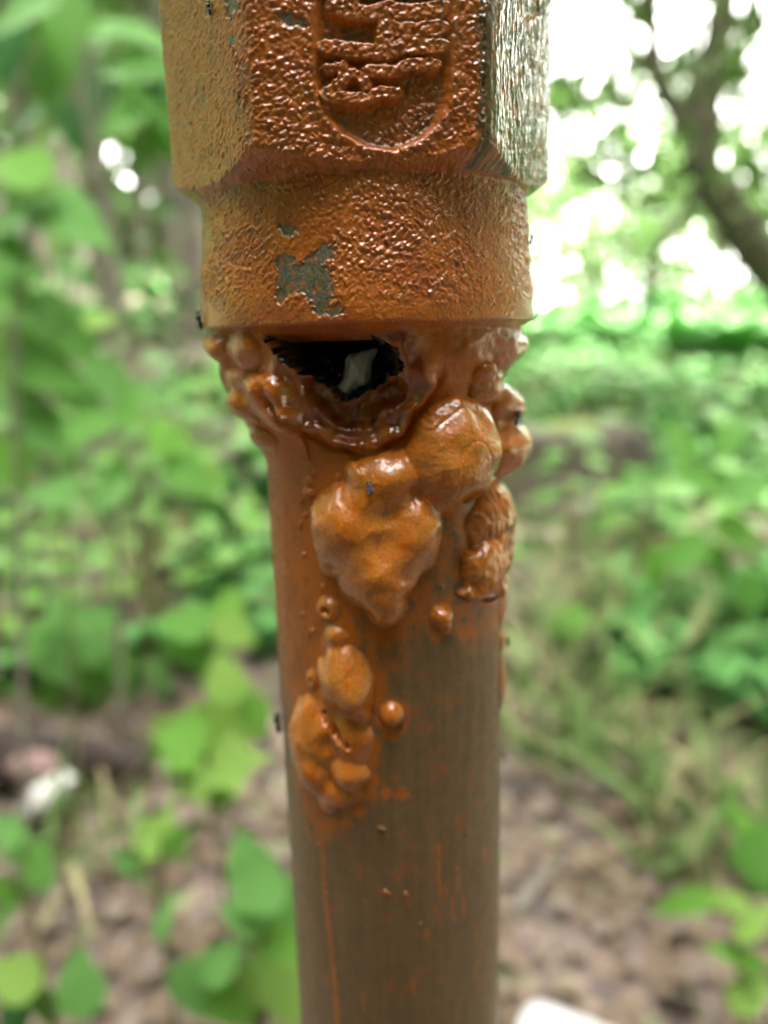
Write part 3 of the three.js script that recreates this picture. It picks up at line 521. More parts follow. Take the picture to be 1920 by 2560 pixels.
tracedPlant('maple_seedling', 0.58, [420, 2330], [[400, 2070, 110, 60, 3, 4], [360, 2110, 90, 190, 3, 4], [440, 2120, 100, -60, 3, 0], [330, 2170, 110, -70, 0, 2], [310, 2150, 80, 150, 1, 2]], 'small pale green maple seedling over bare earth', 'seedling');
tracedPlant('round_leaved_plant', 0.52, [230, 2680], [[200, 2455, 160, 100, 2, 2], [30, 2440, 140, 160, 2, 4], [30, 2560, 140, 240, 0, 3], [110, 2520, 110, -80, 0, 1]], 'low plant with one big round green leaf', 'plant');
tracedPlant('leafy_seedling', 0.5, [640, 2720], [[620, 2150, 150, 110, 2, 2], [700, 2280, 180, -60, 2, 2], [640, 2230, 150, 200, 2, 2], [560, 2400, 140, 40, 0, 2], [490, 2480, 170, -80, 2, 2], [720, 2380, 160, -10, 2, 0], [650, 2470, 150, -100, 2, 4], [590, 2520, 150, -60, 2, 0], [720, 2500, 170, -80, 2, 4], [410, 2290, 110, 80, 4, 2], [600, 2300, 120, 150, 1, 2]], 'bushy green seedling crowding the foot of the pipe', 'seedling');
tracedPlant('leafy_seedling', 0.75, [90, 2340], [[100, 2165, 120, 90, 2, 1], [40, 2130, 110, 200, 0, 2], [10, 2070, 110, 160, 0, 2], [20, 2240, 110, -60, 1, 0], [0, 2300, 120, 60, 4, 1]], 'small green seedling below the dark log', 'seedling');
tracedPlant('leafy_seedling', 1.3, [200, 1830], [[70, 1620, 150, 200, 0, 1], [150, 1660, 160, -60, 0, 2], [110, 1740, 150, 230, 0, 0], [230, 1720, 150, -80, 0, 1], [190, 1560, 150, 40, 0, 2], [300, 1690, 150, -90, 1, 1], [330, 1760, 140, -60, 1, 2], [60, 1820, 160, 220, 0, 0], [240, 1600, 140, 70, 1, 2], [400, 1700, 120, -60, 1, 2], [20, 1700, 130, 190, 0, 1], [140, 1530, 120, 100, 1, 2], [370, 1640, 110, 80, 1, 1]], 'leafy green seedlings crowded behind the dark log', 'seedling');
// right of the pipe
tracedPlant('leafy_seedling', 1.5, [1850, 1750], [[1860, 1340, 160, -20, 0, 0], [1760, 1200, 150, 160, 0, 1], [1880, 1210, 150, 30, 0, 2], [1800, 1420, 140, -60, 1, 1], [1700, 1380, 140, 200, 0, 1], [1640, 1430, 130, -80, 1, 0], [1880, 1500, 140, -70, 0, 1], [1760, 1560, 130, 230, 1, 2], [1700, 1100, 130, 120, 0, 1], [1830, 1080, 130, 60, 1, 1], [1420, 1560, 110, 200, 2, 0], [1440, 1610, 110, -80, 1, 5]], 'loose clump of broad green leaves in the grass by the clearing', 'seedling');
tracedPlant('round_leaved_plant', 0.7, [1940, 2200], [[1900, 2120, 150, 60, 2, 1], [1910, 2190, 130, -20, 2, 5], [1860, 2060, 110, 120, 1, 0]], 'low plant with rounded green leaves at the edge of bare soil', 'plant');
tracedPlant('leafy_seedling', 0.62, [1880, 2620], [[1880, 2480, 130, 20, 0, 4], [1840, 2390, 140, 160, 4, 0], [1900, 2300, 150, 30, 4, 4], [1700, 2260, 160, 205, 4, 0], [1800, 2250, 140, 170, 4, 4]], 'yellow green plant with narrow leaves beside the white slab', 'plant');

// ---- more of the undergrowth, further off
{
  const r = rng(99);
  for (let i = 0; i < 46; i++) {
    const left = i % 5 < 3; const px = left ? -150 + r() * 800 : 1230 + r() * 900, py = left ? 760 + r() * 700 : 860 + r() * 560;
    const g = groundHit(px, py); if (!g || Math.hypot(g.x, g.z) < 1.1) continue;
    const d = Math.hypot(g.x, g.z);
    seedling('forest_seedling', g, 0.12 + 0.2 * r() + 0.02 * d, 7 + Math.floor(r() * 5), 0.06 + 0.035 * r() + 0.006 * d, left ? [1, 2, 1, 0] : [0, 1, 1, 2], [0, 1, 2], r, left ? 'small green seedling growing on the shaded bank' : 'small green seedling growing toward the bright clearing', 'seedling', left ? 'seedlings on the shaded bank' : 'seedlings toward the clearing');
  }
}
{
  const r = rng(1234);
  for (let i = 0; i < 32; i++) {
    const g = groundHit(-60 + r() * 700, 1050 + r() * 620); if (!g || (g.x > -0.02 && g.z > -0.9)) continue;
    seedling('bright_seedling', g, 0.08 + 0.14 * r(), 6 + Math.floor(r() * 4), 0.042 + 0.02 * r(), [0, 4, 1, 0], [2, 0, 2], r, 'small bright yellow green seedling on the bank beside the pipe', 'seedling', 'bright seedlings beside the pipe');
  }
  for (let i = 0; i < 20; i++) {
    const g = groundHit(1420 + r() * 560, 980 + r() * 560); if (!g) continue;
    seedling('bright_seedling', g, 0.08 + 0.14 * r(), 6 + Math.floor(r() * 4), 0.05 + 0.025 * r(), [0, 1, 1, 2], [2, 0, 1], r, 'small bright green seedling among the herbs near the mossy stump', 'seedling', 'bright seedlings near the stump');
  }
}
// ---- grass, litter and ground cover that nobody could count
function scatter(name, geo, mat, n, seed, place, label, category) {
  const m = new THREE.InstancedMesh(geo, mat, n), r = rng(seed), o = new THREE.Object3D(); let k = 0;
  for (let i = 0; i < n * 4 && k < n; i++) { if (!place(o, r)) continue; o.updateMatrix(); m.setMatrixAt(k++, o.matrix); }
  m.count = k; return top(name, m, label, category, null, 'stuff');
}
const blade = (() => { const p = [], ix = []; for (let i = 0; i <= 4; i++) { const s = i / 4, w = 0.03 * (1 - s * s * 0.95), z = 0.45 * s * s; p.push(-w, s * (1 - 0.2 * s), z, w, s * (1 - 0.2 * s), z); } for (let i = 0; i < 4; i++) { const a = i * 2; ix.push(a, a + 1, a + 2, a + 1, a + 3, a + 2); } const g = new THREE.BufferGeometry(); g.setAttribute('position', new THREE.Float32BufferAttribute(p, 3)); g.setIndex(ix); g.computeVertexNormals(); return g; })();
const logA = groundHit(-260, 1990), logB = groundHit(370, 1960);
const nearLog = (x, z) => { const ex = logB.x - logA.x, ez = logB.z - logA.z, k = clamp(((x - logA.x) * ex + (z - logA.z) * ez) / (ex * ex + ez * ez)); return Math.hypot(x - logA.x - ex * k, z - logA.z - ez * k + 0.05) < 0.16; };
const lidAt = groundHit(1330, 2605);
const grassAt = (amount, far) => (o, r) => {
  const d = 0.55 + far * Math.pow(r(), 1.5), a = rad(-28 + 62 * r()), x = Math.sin(a) * d, z = DIST - Math.cos(a) * d;
  if (Math.hypot(x - lidAt.x - 0.05, z - lidAt.z - 0.12) < 0.24 || nearLog(x, z)) return false;
  if (n2(x * 1.7 + 9, z * 1.7) < amount - 0.5 * meadow(x, z) + 0.35 * sstep(0, -0.2, x / d)) return false;
  o.position.set(x, groundH(x, z) - 0.004, z); o.rotation.set((r() - 0.5) * 1.9, r() * 6.28, (r() - 0.5) * 1.9); o.scale.setScalar((0.08 + 0.16 * r()) * (1 + 0.06 * d)); return true;
};
const stuffMat = (r, g, b, name) => new THREE.MeshStandardMaterial({ name, color: lin(r, g, b), roughness: 0.8, side: THREE.DoubleSide });
scatter('grass', blade, stuffMat(0.13, 0.23, 0.06, 'grass'), 2600, 3, grassAt(0.3, 9), 'thin grass growing through the litter', 'grass');
scatter('dry_grass', blade, stuffMat(0.27, 0.24, 0.12, 'dry grass'), 1100, 4, grassAt(0.15, 5), 'pale dry grass stems lying over the litter', 'grass');
const deadLeaf = leafGeo(0.36, 0, -0.25, 0.35);
const litterAt = (o, r) => { const d = 0.35 + 7 * Math.pow(r(), 1.7), a = rad(-40 + 80 * r()), x = Math.sin(a) * d, z = DIST - Math.cos(a) * d; o.position.set(x, groundH(x, z) + 0.006, z); o.rotation.set(-1.57 + (r() - 0.5) * 0.9, (r() - 0.5) * 0.8, r() * 6.28); o.scale.setScalar(0.02 + 0.03 * r()); return true; };
const litterMat = (r, g, b, n) => new THREE.MeshStandardMaterial({ name: n, color: lin(r, g, b), roughness: 0.85, side: THREE.DoubleSide });
scatter('leaf_litter', deadLeaf, litterMat(0.14, 0.1, 0.065, 'dead leaf'), 5200, 11, litterAt, 'brown fallen leaves covering the ground', 'leaf litter');
scatter('pale_leaf_litter', deadLeaf, litterMat(0.165, 0.13, 0.1, 'bleached leaf'), 2400, 12, litterAt, 'bleached greyish fallen leaves on the ground', 'leaf litter');
const sprig = (() => { const gs = []; const r = rng(8); for (let i = 0; i < 7; i++) { const g = fewLeaf[i % 3].clone(); g.scale(0.5, 0.5, 0.5); g.rotateX(-1.0 + 0.5 * r()); g.rotateY(i * 0.9 + r()); g.translate(0, 0.25 + 0.4 * r(), 0); gs.push(g); } return mergeGeometries(gs); })();
const coverAt = (side) => (o, r) => { const d = 1.3 + 9 * Math.pow(r(), 1.2), a = side < 0 ? rad(-36 + 34 * r()) : rad(4 + 34 * r()), x = Math.sin(a) * d, z = DIST - Math.cos(a) * d; if (nearLog(x, z)) return false; if (side > 0 && d < 2.6 && Math.abs(a - rad(11)) < rad(6)) return false; if (n2(x * 0.9 + 3, z * 0.9 + 8) < (side < 0 ? 0.05 : -0.25) - 0.45 * sstep(2.5, 5, d) + (side > 0 ? 0.5 * sstep(4.5, 7, d) : 0)) return false; o.position.set(x, groundH(x, z), z); o.rotation.set(0, r() * 6.28, 0); o.scale.setScalar((0.06 + 0.08 * r()) * (1 + 0.05 * d)); return true; };
scatter('ground_cover', sprig, stuffMat(0.085, 0.25, 0.055, 'ground cover'), 1500, 21, coverAt(-1), 'green woodland herbs covering the bank', 'ground cover');
scatter('ground_cover', sprig, stuffMat(0.085, 0.25, 0.055, 'herb leaves'), 4200, 22, coverAt(1), 'soft green herbs and ferns spreading toward the clearing', 'ground cover');

scatter('clearing_herbs', sprig, stuffMat(0.085, 0.25, 0.055, 'tall herb leaves'), 800, 24, (o, r) => { const d = 6 + 11 * r(), a = rad(1 + 44 * r()), x = Math.sin(a) * d, z = DIST - Math.cos(a) * d; if (n2(x * 0.5, z * 0.5 + 30) < 0.0) return false; o.position.set(x, groundH(x, z), z); o.rotation.set(0, r() * 6.28, 0); o.scale.set(0.4 + 0.3 * r(), 0.2 + 0.3 * r(), 0.4 + 0.3 * r()); return true; }, 'tall herbs standing at the edge of the clearing', 'herbs');
// ---- trees: a trunk with limbs and a crown of leaf clumps
const clump = (() => { const gs = [], r = rng(44); for (let i = 0; i < 16; i++) { const g = fewLeaf[i % 3].clone(); const s = 0.3 + 0.2 * r(); g.scale(s, s, s); g.rotateX(r() * 6); g.rotateY(r() * 6.28); g.translate((r() - 0.5) * 1.3, (r() - 0.5) * 1.0, (r() - 0.5) * 1.3); gs.push(g); } return mergeGeometries(gs); })();
const matte = (r, g, b, name) => new THREE.MeshStandardMaterial({ name, color: lin(r, g, b), roughness: 0.9, side: THREE.DoubleSide });
const crownMats = [matte(0.085, 0.18, 0.03, 'crown leaves'), matte(0.085, 0.18, 0.03, 'thick crown leaves'), leafMat(0.085, 0.18, 0.03, 'thin crown leaves')];
function tree(name, x, z, o, label, group) {
  const r = rng(o.seed), t = new THREE.Group(), y0 = groundH(x, z) - 0.06; t.position.set(x, y0, z);
  const hgt = o.h, w = o.w ?? 0.06, lx = (o.lean?.[0] ?? (r() - 0.5) * 0.6), lz = (o.lean?.[1] ?? (r() - 0.5) * 0.6);
  const pts = [V(0, 0, 0), V(lx * 0.3 + (r() - 0.5) * w, hgt * 0.35, lz * 0.3 + (r() - 0.5) * w), V(lx * 0.65 + (r() - 0.5) * w * 2, hgt * 0.7, lz * 0.65), V(lx, hgt, lz)], cv = new THREE.CatmullRomCurve3(pts);
  const gs = [tube(pts, w * 1.25, w * 0.3, 16, 10)], c0 = o.c0 ?? 0.45, cr = o.cr ?? 1.4, places = [];
  for (let i = 0; i < (o.limbs ?? 7); i++) {
    const s = lerp(c0, 0.95, (i + 0.5) / (o.limbs ?? 7)), b = cv.getPointAt(s), az = i * 2.4 + r(), len = cr * (1.15 - 0.5 * s) * (0.75 + 0.4 * r()), e = b.clone().add(V(Math.cos(az) * len, len * (0.25 + 0.35 * r()), Math.sin(az) * len)), m = b.clone().lerp(e, 0.5).add(V(0, -0.06 * len, 0));
    gs.push(tube([b, m, e], w * 0.42 * (1.2 - s), w * 0.08, 8, 6)); places.push([m, e]);
  }
  mesh('trunk', mergeGeometries(gs), o.dark ? barkDark : bark, t);
  const n = o.n ?? 160, crown = new THREE.InstancedMesh(clump, crownMats[o.m ?? 0], n), q = new THREE.Object3D(); crown.name = 'crown'; crown.userData.kind = 'stuff';
  for (let i = 0; i < n; i++) {
    const [m, e] = places[Math.floor(r() * places.length)], p = m.clone().lerp(e, 0.2 + r()); p.add(V((r() + r() - 1) * cr * 0.55, (r() + r() - 1) * cr * 0.45, (r() + r() - 1) * cr * 0.55));
    q.position.copy(p); q.rotation.set(r() * 6, r() * 6, r() * 6); q.scale.setScalar((o.leaf ?? 0.22) * (0.7 + 0.7 * r())); q.updateMatrix(); crown.setMatrixAt(i, q.matrix);
  }
  t.add(crown);
  return top(name, t, label, 'tree', group);
}
{
  // slim trees on the bank
  const r = rng(61); let k = 0;
  for (const [px, py, d, w] of [[435, 660, 5.2, 0.055], [275, 690, 4.2, 0.06], [90, 640, 5.6, 0.07], [200, 620, 8, 0.06], [355, 600, 9.5, 0.06], [500, 640, 8.5, 0.07], [20, 600, 8.8, 0.09], [-120, 700, 5, 0.09], [560, 600, 11, 0.07], [150, 590, 11.5, 0.07], [700, 620, 9, 0.09], [900, 640, 8, 0.08], [640, 600, 12.5, 0.1], [1050, 640, 11, 0.1]]) {
    const p = at(px, py, d);
    tree('bank_tree', p.x, p.z, { seed: 100 + k, h: 5 + 3 * r(), w, cr: 1.5, n: 170, c0: 0.15, limbs: 9, m: k % 3 === 0 ? 1 : 0, leaf: 0.26 }, 'slim grey trunked tree standing on the shaded bank', 'slim trees on the bank'); k++;
  }
  // taller undergrowth on the bank
  k = 0;
  for (const [px, py, d, hh] of [[60, 900, 2.2, 1.5], [260, 860, 2.6, 1.7], [420, 880, 3.0, 1.5], [-80, 800, 3.2, 1.9], [330, 760, 4.0, 2.0], [150, 780, 3.6, 1.6], [560, 800, 4.5, 1.7]]) { const p = at(px, py, d); seedling('bank_shrub', p, hh, 30, 0.1, [5, 3, 1, 5], [0, 1, 2], r, 'tall dark green shrub on the bank before the slim trees', 'shrub', 'tall shrubs on the bank'); }
  // trees round the spot, which close the canopy
  k = 0;
  for (const [x, z, h, cr, w] of [[-3.0, -0.6, 7, 2.1, 0.12], [-3.2, 2.0, 6.5, 2.2, 0.12], [-1.4, 4.6, 5.0, 2.2, 0.12], [2.4, 4.8, 5.0, 2.2, 0.13], [-4.5, -2.6, 8, 2.5, 0.13], [3.4, 1.0, 6.5, 2.1, 0.12], [-1.0, -4.2, 8.5, 2.4, 0.09], [2.9, -2.9, 6.2, 1.9, 0.11], [2.75, -0.7, 5.6, 1.5, 0.1], [4.6, 3.6, 7, 2.6, 0.15], [-5.4, 4.2, 8, 2.8, 0.15], [0.4, 7.0, 6.5, 2.8, 0.15], [2.9, -5.0, 8.5, 2.2, 0.08]]) {  // unseen; the nearest crown on the right is added to block the sun
    tree('canopy_tree', x, z, { seed: 300 + k, h, w, cr, n: x < -2 || x > 2 ? 460 : 260, c0: x < -2 ? 0.15 : 0.3, limbs: 10, m: k % 2, leaf: 0.38 }, 'tall broadleaf tree whose crown shades the pipe', 'trees closing the canopy'); k++;
  }
  // unseen bushes added behind the camera to block low light on the pipe
  k = 0;
  for (const [a, d, h] of [[118, 2.0, 2.6], [140, 1.7, 2.9], [162, 1.6, 3.0], [184, 1.6, 3.1], [206, 1.6, 3.0], [228, 1.8, 2.8], [250, 2.0, 2.8]]) { const x = Math.sin(rad(a)) * d, z = -Math.cos(rad(a)) * d; tree('light_blocking_bush', x, z, { seed: 700 + k, h, w: 0.03, cr: 0.85, n: 90, c0: 0.05, limbs: 12, m: 1, leaf: 0.27 }, 'dense dark green bush added out of view to block light on the pipe front', 'added bushes blocking light on the pipe'); k++; }
  // the wood that closes in behind everything but the clearing
  const wood = new THREE.InstancedMesh(clump, crownMats[1], 3400), wq = new THREE.Object3D(), wr = rng(909); let wn = 0;
  while (wn < 3400) { const a = wr() * 360, open = a > 3 && a < 46; if (open) continue; const d = 13 + 7 * wr(), x = Math.sin(rad(a)) * d, z = -Math.cos(rad(a)) * d, y = Math.pow(wr(), 1.2) * 8; if (n3(x * 0.35, y * 0.4, z * 0.35) < -0.42) continue; wq.position.set(x, groundH(x, z) + y, z); wq.rotation.set(wr() * 6, wr() * 6, wr() * 6); wq.scale.setScalar(0.85 + 0.8 * wr()); wq.updateMatrix(); wood.setMatrixAt(wn++, wq.matrix); }
  top('distant_woodland', wood, 'dark green wood closing in behind the slim trees', 'woodland', null, 'stuff');
  const thicket = new THREE.InstancedMesh(clump, crownMats[2], 900); wn = 0;
  while (wn < 900) { const a = -2 + 90 * wr(), d = 21 + 9 * wr(), x = Math.sin(rad(a)) * d, z = -Math.cos(rad(a)) * d, y = Math.pow(wr(), 1.6) * 4.5; if (n3b(x * 0.3, y * 0.4, z * 0.3) < -0.1) continue; wq.position.set(x, groundH(x, z) + y, z); wq.rotation.set(wr() * 6, wr() * 6, wr() * 6); wq.scale.setScalar(0.6 + 0.6 * wr()); wq.updateMatrix(); thicket.setMatrixAt(wn++, wq.matrix); }
  top('sunlit_thicket', thicket, 'pale sunlit thicket along the far side of the clearing', 'thicket', null, 'stuff');
  // beyond the clearing
  k = 0;
  for (const [a, d] of [[2, 19], [7, 22], [11, 17], [15, 21], [19, 18], [23, 23], [27, 19], [31, 21], [36, 18], [42, 20], [50, 19], [60, 22], [72, 21]]) {
    const x = Math.sin(rad(a)) * d, z = -Math.cos(rad(a)) * d;
    tree('clearing_tree', x, z, { seed: 500 + k, h: 4.4 + 2.6 * r(), w: 0.1, cr: 2.3, n: 110, c0: 0.06, limbs: 10, m: k % 2 ? 2 : 0, leaf: 0.36 }, 'sunlit young tree standing beyond the clearing', 'trees beyond the clearing'); k++;
  }
}
// the forked leaning tree beside the clearing, read off the photograph at about three metres
{
  const t = new THREE.Group(), d = 3.1, f = at(2180, 900, d), y0 = groundH(f.x, f.z); t.position.set(f.x, y0 - 0.05, f.z); const o = t.position.clone(), L_ = (px, py, k = 1) => at(px - 50, py, d * k).sub(o);
  const line = (pts, w0, w1) => tube(pts.map((p) => L_(...p)), w0 * 0.8 * d / FPX / 2, w1 * 0.8 * d / FPX / 2, 20, 8);
  mesh('trunk', mergeGeometries([tube([V(0, 0, 0), L_(2080, 800), L_(1930, 610), L_(1800, 420)], 0.11, 0.075, 18, 10), line([[1800, 425], [1815, 250], [1850, 60], [1880, -160], [1900, -500]], 120, 60)]), barkDark, t);
  const limb = (pts, w0, w1) => mesh('limb', line(pts, w0, w1), barkDark, t);
  limb([[1805, 430], [1760, 310], [1695, 190], [1680, 40], [1650, -160, 1.05]], 74, 34); limb([[1700, 190], [1620, 130], [1545, 70, 0.98], [1440, 60, 0.95]], 40, 12); limb([[1800, 440], [1755, 540], [1690, 640], [1650, 790, 1.05]], 40, 14);
  limb([[1695, 180], [1640, 250], [1660, 330, 0.97]], 22, 8); limb([[1620, 130], [1600, 30], [1560, -80]], 18, 8); limb([[1760, 310], [1850, 240], [1930, 250]], 26, 12); limb([[1545, 70], [1470, 130], [1400, 120, 0.95]], 14, 6); limb([[1730, 250], [1650, 210], [1580, 290, 1.04], [1540, 380, 1.04]], 16, 6); limb([[1810, 300], [1740, 180, 1.03], [1760, 60, 1.05]], 18, 8); limb([[1870, 520], [1840, 600], [1870, 720, 1.02]], 24, 10); limb([[1770, 500], [1700, 480], [1640, 540], [1590, 660]], 12, 5); limb([[1830, 200], [1900, 110], [2000, 20]], 50, 18);
  const r = rng(717), n = 130, crown = new THREE.InstancedMesh(clump, crownMats[0], n), q = new THREE.Object3D(); crown.name = 'crown'; crown.userData.kind = 'stuff';
  for (let i = 0; i < n; i++) { const px = 1380 + r() * 700, py = -500 + 1000 * r(); const p = at(px, py, d * (0.8 + 0.5 * r())).sub(o); q.position.copy(p); q.rotation.set(r() * 6, r() * 6, r() * 6); q.scale.setScalar(0.1 + 0.1 * r()); q.updateMatrix(); crown.setMatrixAt(i, q.matrix); }
  t.add(crown);
  top('forked_tree', t, 'dark leaning tree with forked crooked limbs beside the bright clearing', 'tree');
}
// fallen log with a pale fungus
{
  const a = logA, b = logB; const g = new THREE.Group(); g.position.copy(a); const O = V(), e = b.clone().sub(a); e.y += 0.03;
  const tg = tube([V(0, 0.035, 0), e.clone().multiplyScalar(0.5).add(V(0, 0.045, 0.01)), e], 0.055, 0.026, 24, 14), p = tg.attributes.position; for (let i = 0; i < p.count; i++) { const k = 1 + 0.0; p.setY(i, p.getY(i) + 0.006 * n3(p.getX(i) * 30, p.getY(i) * 30, p.getZ(i) * 30) * k); p.setZ(i, p.getZ(i) + 0.006 * n3b(p.getX(i) * 30, p.getY(i) * 30, p.getZ(i) * 30)); } tg.computeVertexNormals();
  mesh('log_body', tg, new THREE.MeshStandardMaterial({ name: 'rotten wood', map: bark.map, color: lin(0.2, 0.145, 0.155), roughness: 0.9 }), g);
  const kn = at(70, 1950, a.distanceTo(eye) * 0.93).sub(a); const bump = new THREE.SphereGeometry(0.022, 16, 12); bump.scale(1.7, 0.9, 0.9); bump.translate(e.x * 0.62, e.y * 0.62 + 0.045, e.z * 0.62 + 0.045); mesh('broken_stub', bump, new THREE.MeshStandardMaterial({ name: 'split wood', color: lin(0.26, 0.16, 0.15), roughness: 0.8 }), g);
  top('fallen_log', g, 'dark rotten log lying on the bank behind the pipe', 'log');
  const c = groundHit(165, 1985), fg = new THREE.SphereGeometry(0.034, 20, 14), fp = fg.attributes.position; for (let i = 0; i < fp.count; i++) { const x = fp.getX(i), y = fp.getY(i), z = fp.getZ(i), k = 1 + 0.18 * n3(x * 60, y * 60, z * 60); fp.setXYZ(i, x * k * 1.35, y * 0.55 * k, z * k * 0.8); } fg.rotateZ(0.6); fg.computeVertexNormals();
  const fm = new THREE.Mesh(fg, new THREE.MeshStandardMaterial({ name: 'pale stone', color: lin(0.62, 0.61, 0.58), roughness: 0.8 })); fm.position.set(c.x, c.y + 0.035, c.z + 0.06); top('pale_stone', fm, 'pale rounded stone resting against the dark log', 'stone');
}
// mossy stump by the right of the pipe
{
  const c = groundHit(1420, 1190), g = new THREE.Group(); g.position.copy(c); const d = c.distanceTo(eye);
  const lg = new THREE.LatheGeometry([[0.0, 0.105], [0.05, 0.11], [0.075, 0.1], [0.085, 0.06], [0.095, 0.02], [0.13, -0.03]].map(([x, y]) => new THREE.Vector2(x * d / 1.1, y * d / 1.1)), 26), p = lg.attributes.position; for (let i = 0; i < p.count; i++) { const k = 1 + 0.16 * n3(p.getX(i) * 9, p.getY(i) * 9, p.getZ(i) * 9); p.setX(i, p.getX(i) * k); p.setZ(i, p.getZ(i) * k); } lg.computeVertexNormals();
  lg.scale(1.2, 0.62, 1.2); const wetBark = barkDark.clone(); wetBark.name = 'rotten stump wood'; wetBark.color = lin(0.26, 0.22, 0.18); mesh('stump_wood', lg, wetBark, g); const mg = new THREE.SphereGeometry(0.06 * d, 20, 10, 0, 6.2832, 0, 1.3), mp = mg.attributes.position; for (let i = 0; i < mp.count; i++) { const k = 1 + 0.12 * n3b(mp.getX(i) * 14, mp.getY(i) * 14, mp.getZ(i) * 14); mp.setXYZ(i, mp.getX(i) * k, mp.getY(i) * 0.3 * k + 0.05 * d, mp.getZ(i) * k); } mg.computeVertexNormals();
  mesh('moss_cap', mg, new THREE.MeshStandardMaterial({ name: 'moss', color: lin(0.1, 0.14, 0.03), roughness: 1 }), g);
  top('tree_stump', g, 'dark mossy stump standing beyond the growths on the pipe', 'stump');
}
// white slab at the foot of the pipe
{
  const g0 = lidAt; const s = new THREE.Shape(), w = 0.26, h = 0.2, r = 0.018; s.moveTo(r, 0); s.lineTo(w - r, 0); s.quadraticCurveTo(w, 0, w, r); s.lineTo(w, h - r); s.quadraticCurveTo(w, h, w - r, h); s.lineTo(r, h); s.quadraticCurveTo(0, h, 0, h - r); s.lineTo(0, r); s.quadraticCurveTo(0, 0, r, 0);
  const g = new THREE.Group(); g.position.set(g0.x, g0.y + 0.03, g0.z); g.rotation.y = rad(-30);
  const lid = new THREE.ExtrudeGeometry(s, { depth: 0.016, bevelEnabled: true, bevelSize: 0.004, bevelThickness: 0.004, bevelSegments: 3 }); lid.rotateX(Math.PI / 2); lid.translate(0, 0.02, 0);
  const m = new THREE.MeshPhysicalMaterial({ name: 'white plastic', color: lin(0.46, 0.47, 0.47), roughness: 0.4, clearcoat: 0.3 });
  mesh('lid', lid, m, g); const inn = new THREE.ExtrudeGeometry(s, { depth: 0.004, bevelEnabled: true, bevelSize: 0.001, bevelThickness: 0.001, bevelSegments: 1 }); inn.rotateX(Math.PI / 2); inn.scale(0.82, 1, 0.8); inn.translate(0.023, 0.0275, 0.02); mesh('raised_panel', inn, m, g);
  top('white_lid', g, 'white plastic box lid lying on the litter at the foot of the pipe', 'lid');
}
// fallen sticks
{
  const r = rng(404), spots = [[1260, 1690, 1700, 1600], [1500, 1720, 1920, 1560], [1430, 1880, 1700, 1770], [700, 2260, 560, 2100], [180, 2330, 30, 2130], [1640, 2100, 1860, 1980], [1380, 1960, 1620, 2010], [380, 1290, 560, 1420], [520, 2300, 760, 2170], [1290, 2300, 1420, 2150]];
  spots.forEach(([x0, y0, x1, y1], i) => {
    const a = groundHit(x0, y0), b = groundHit(x1, y1), g = tube([V(0, 0.008, 0), b.clone().sub(a).multiplyScalar(0.5).add(V(0, 0.02, 0.01 * (r() - 0.5))), b.clone().sub(a).add(V(0, 0.012, 0))], 0.007 + 0.004 * r(), 0.003, 14, 7), m = new THREE.Mesh(g, bark); m.position.copy(a);
    top('fallen_stick', m, 'thin bare stick lying on the brown litter', 'stick', 'sticks lying on the litter');
  });
}
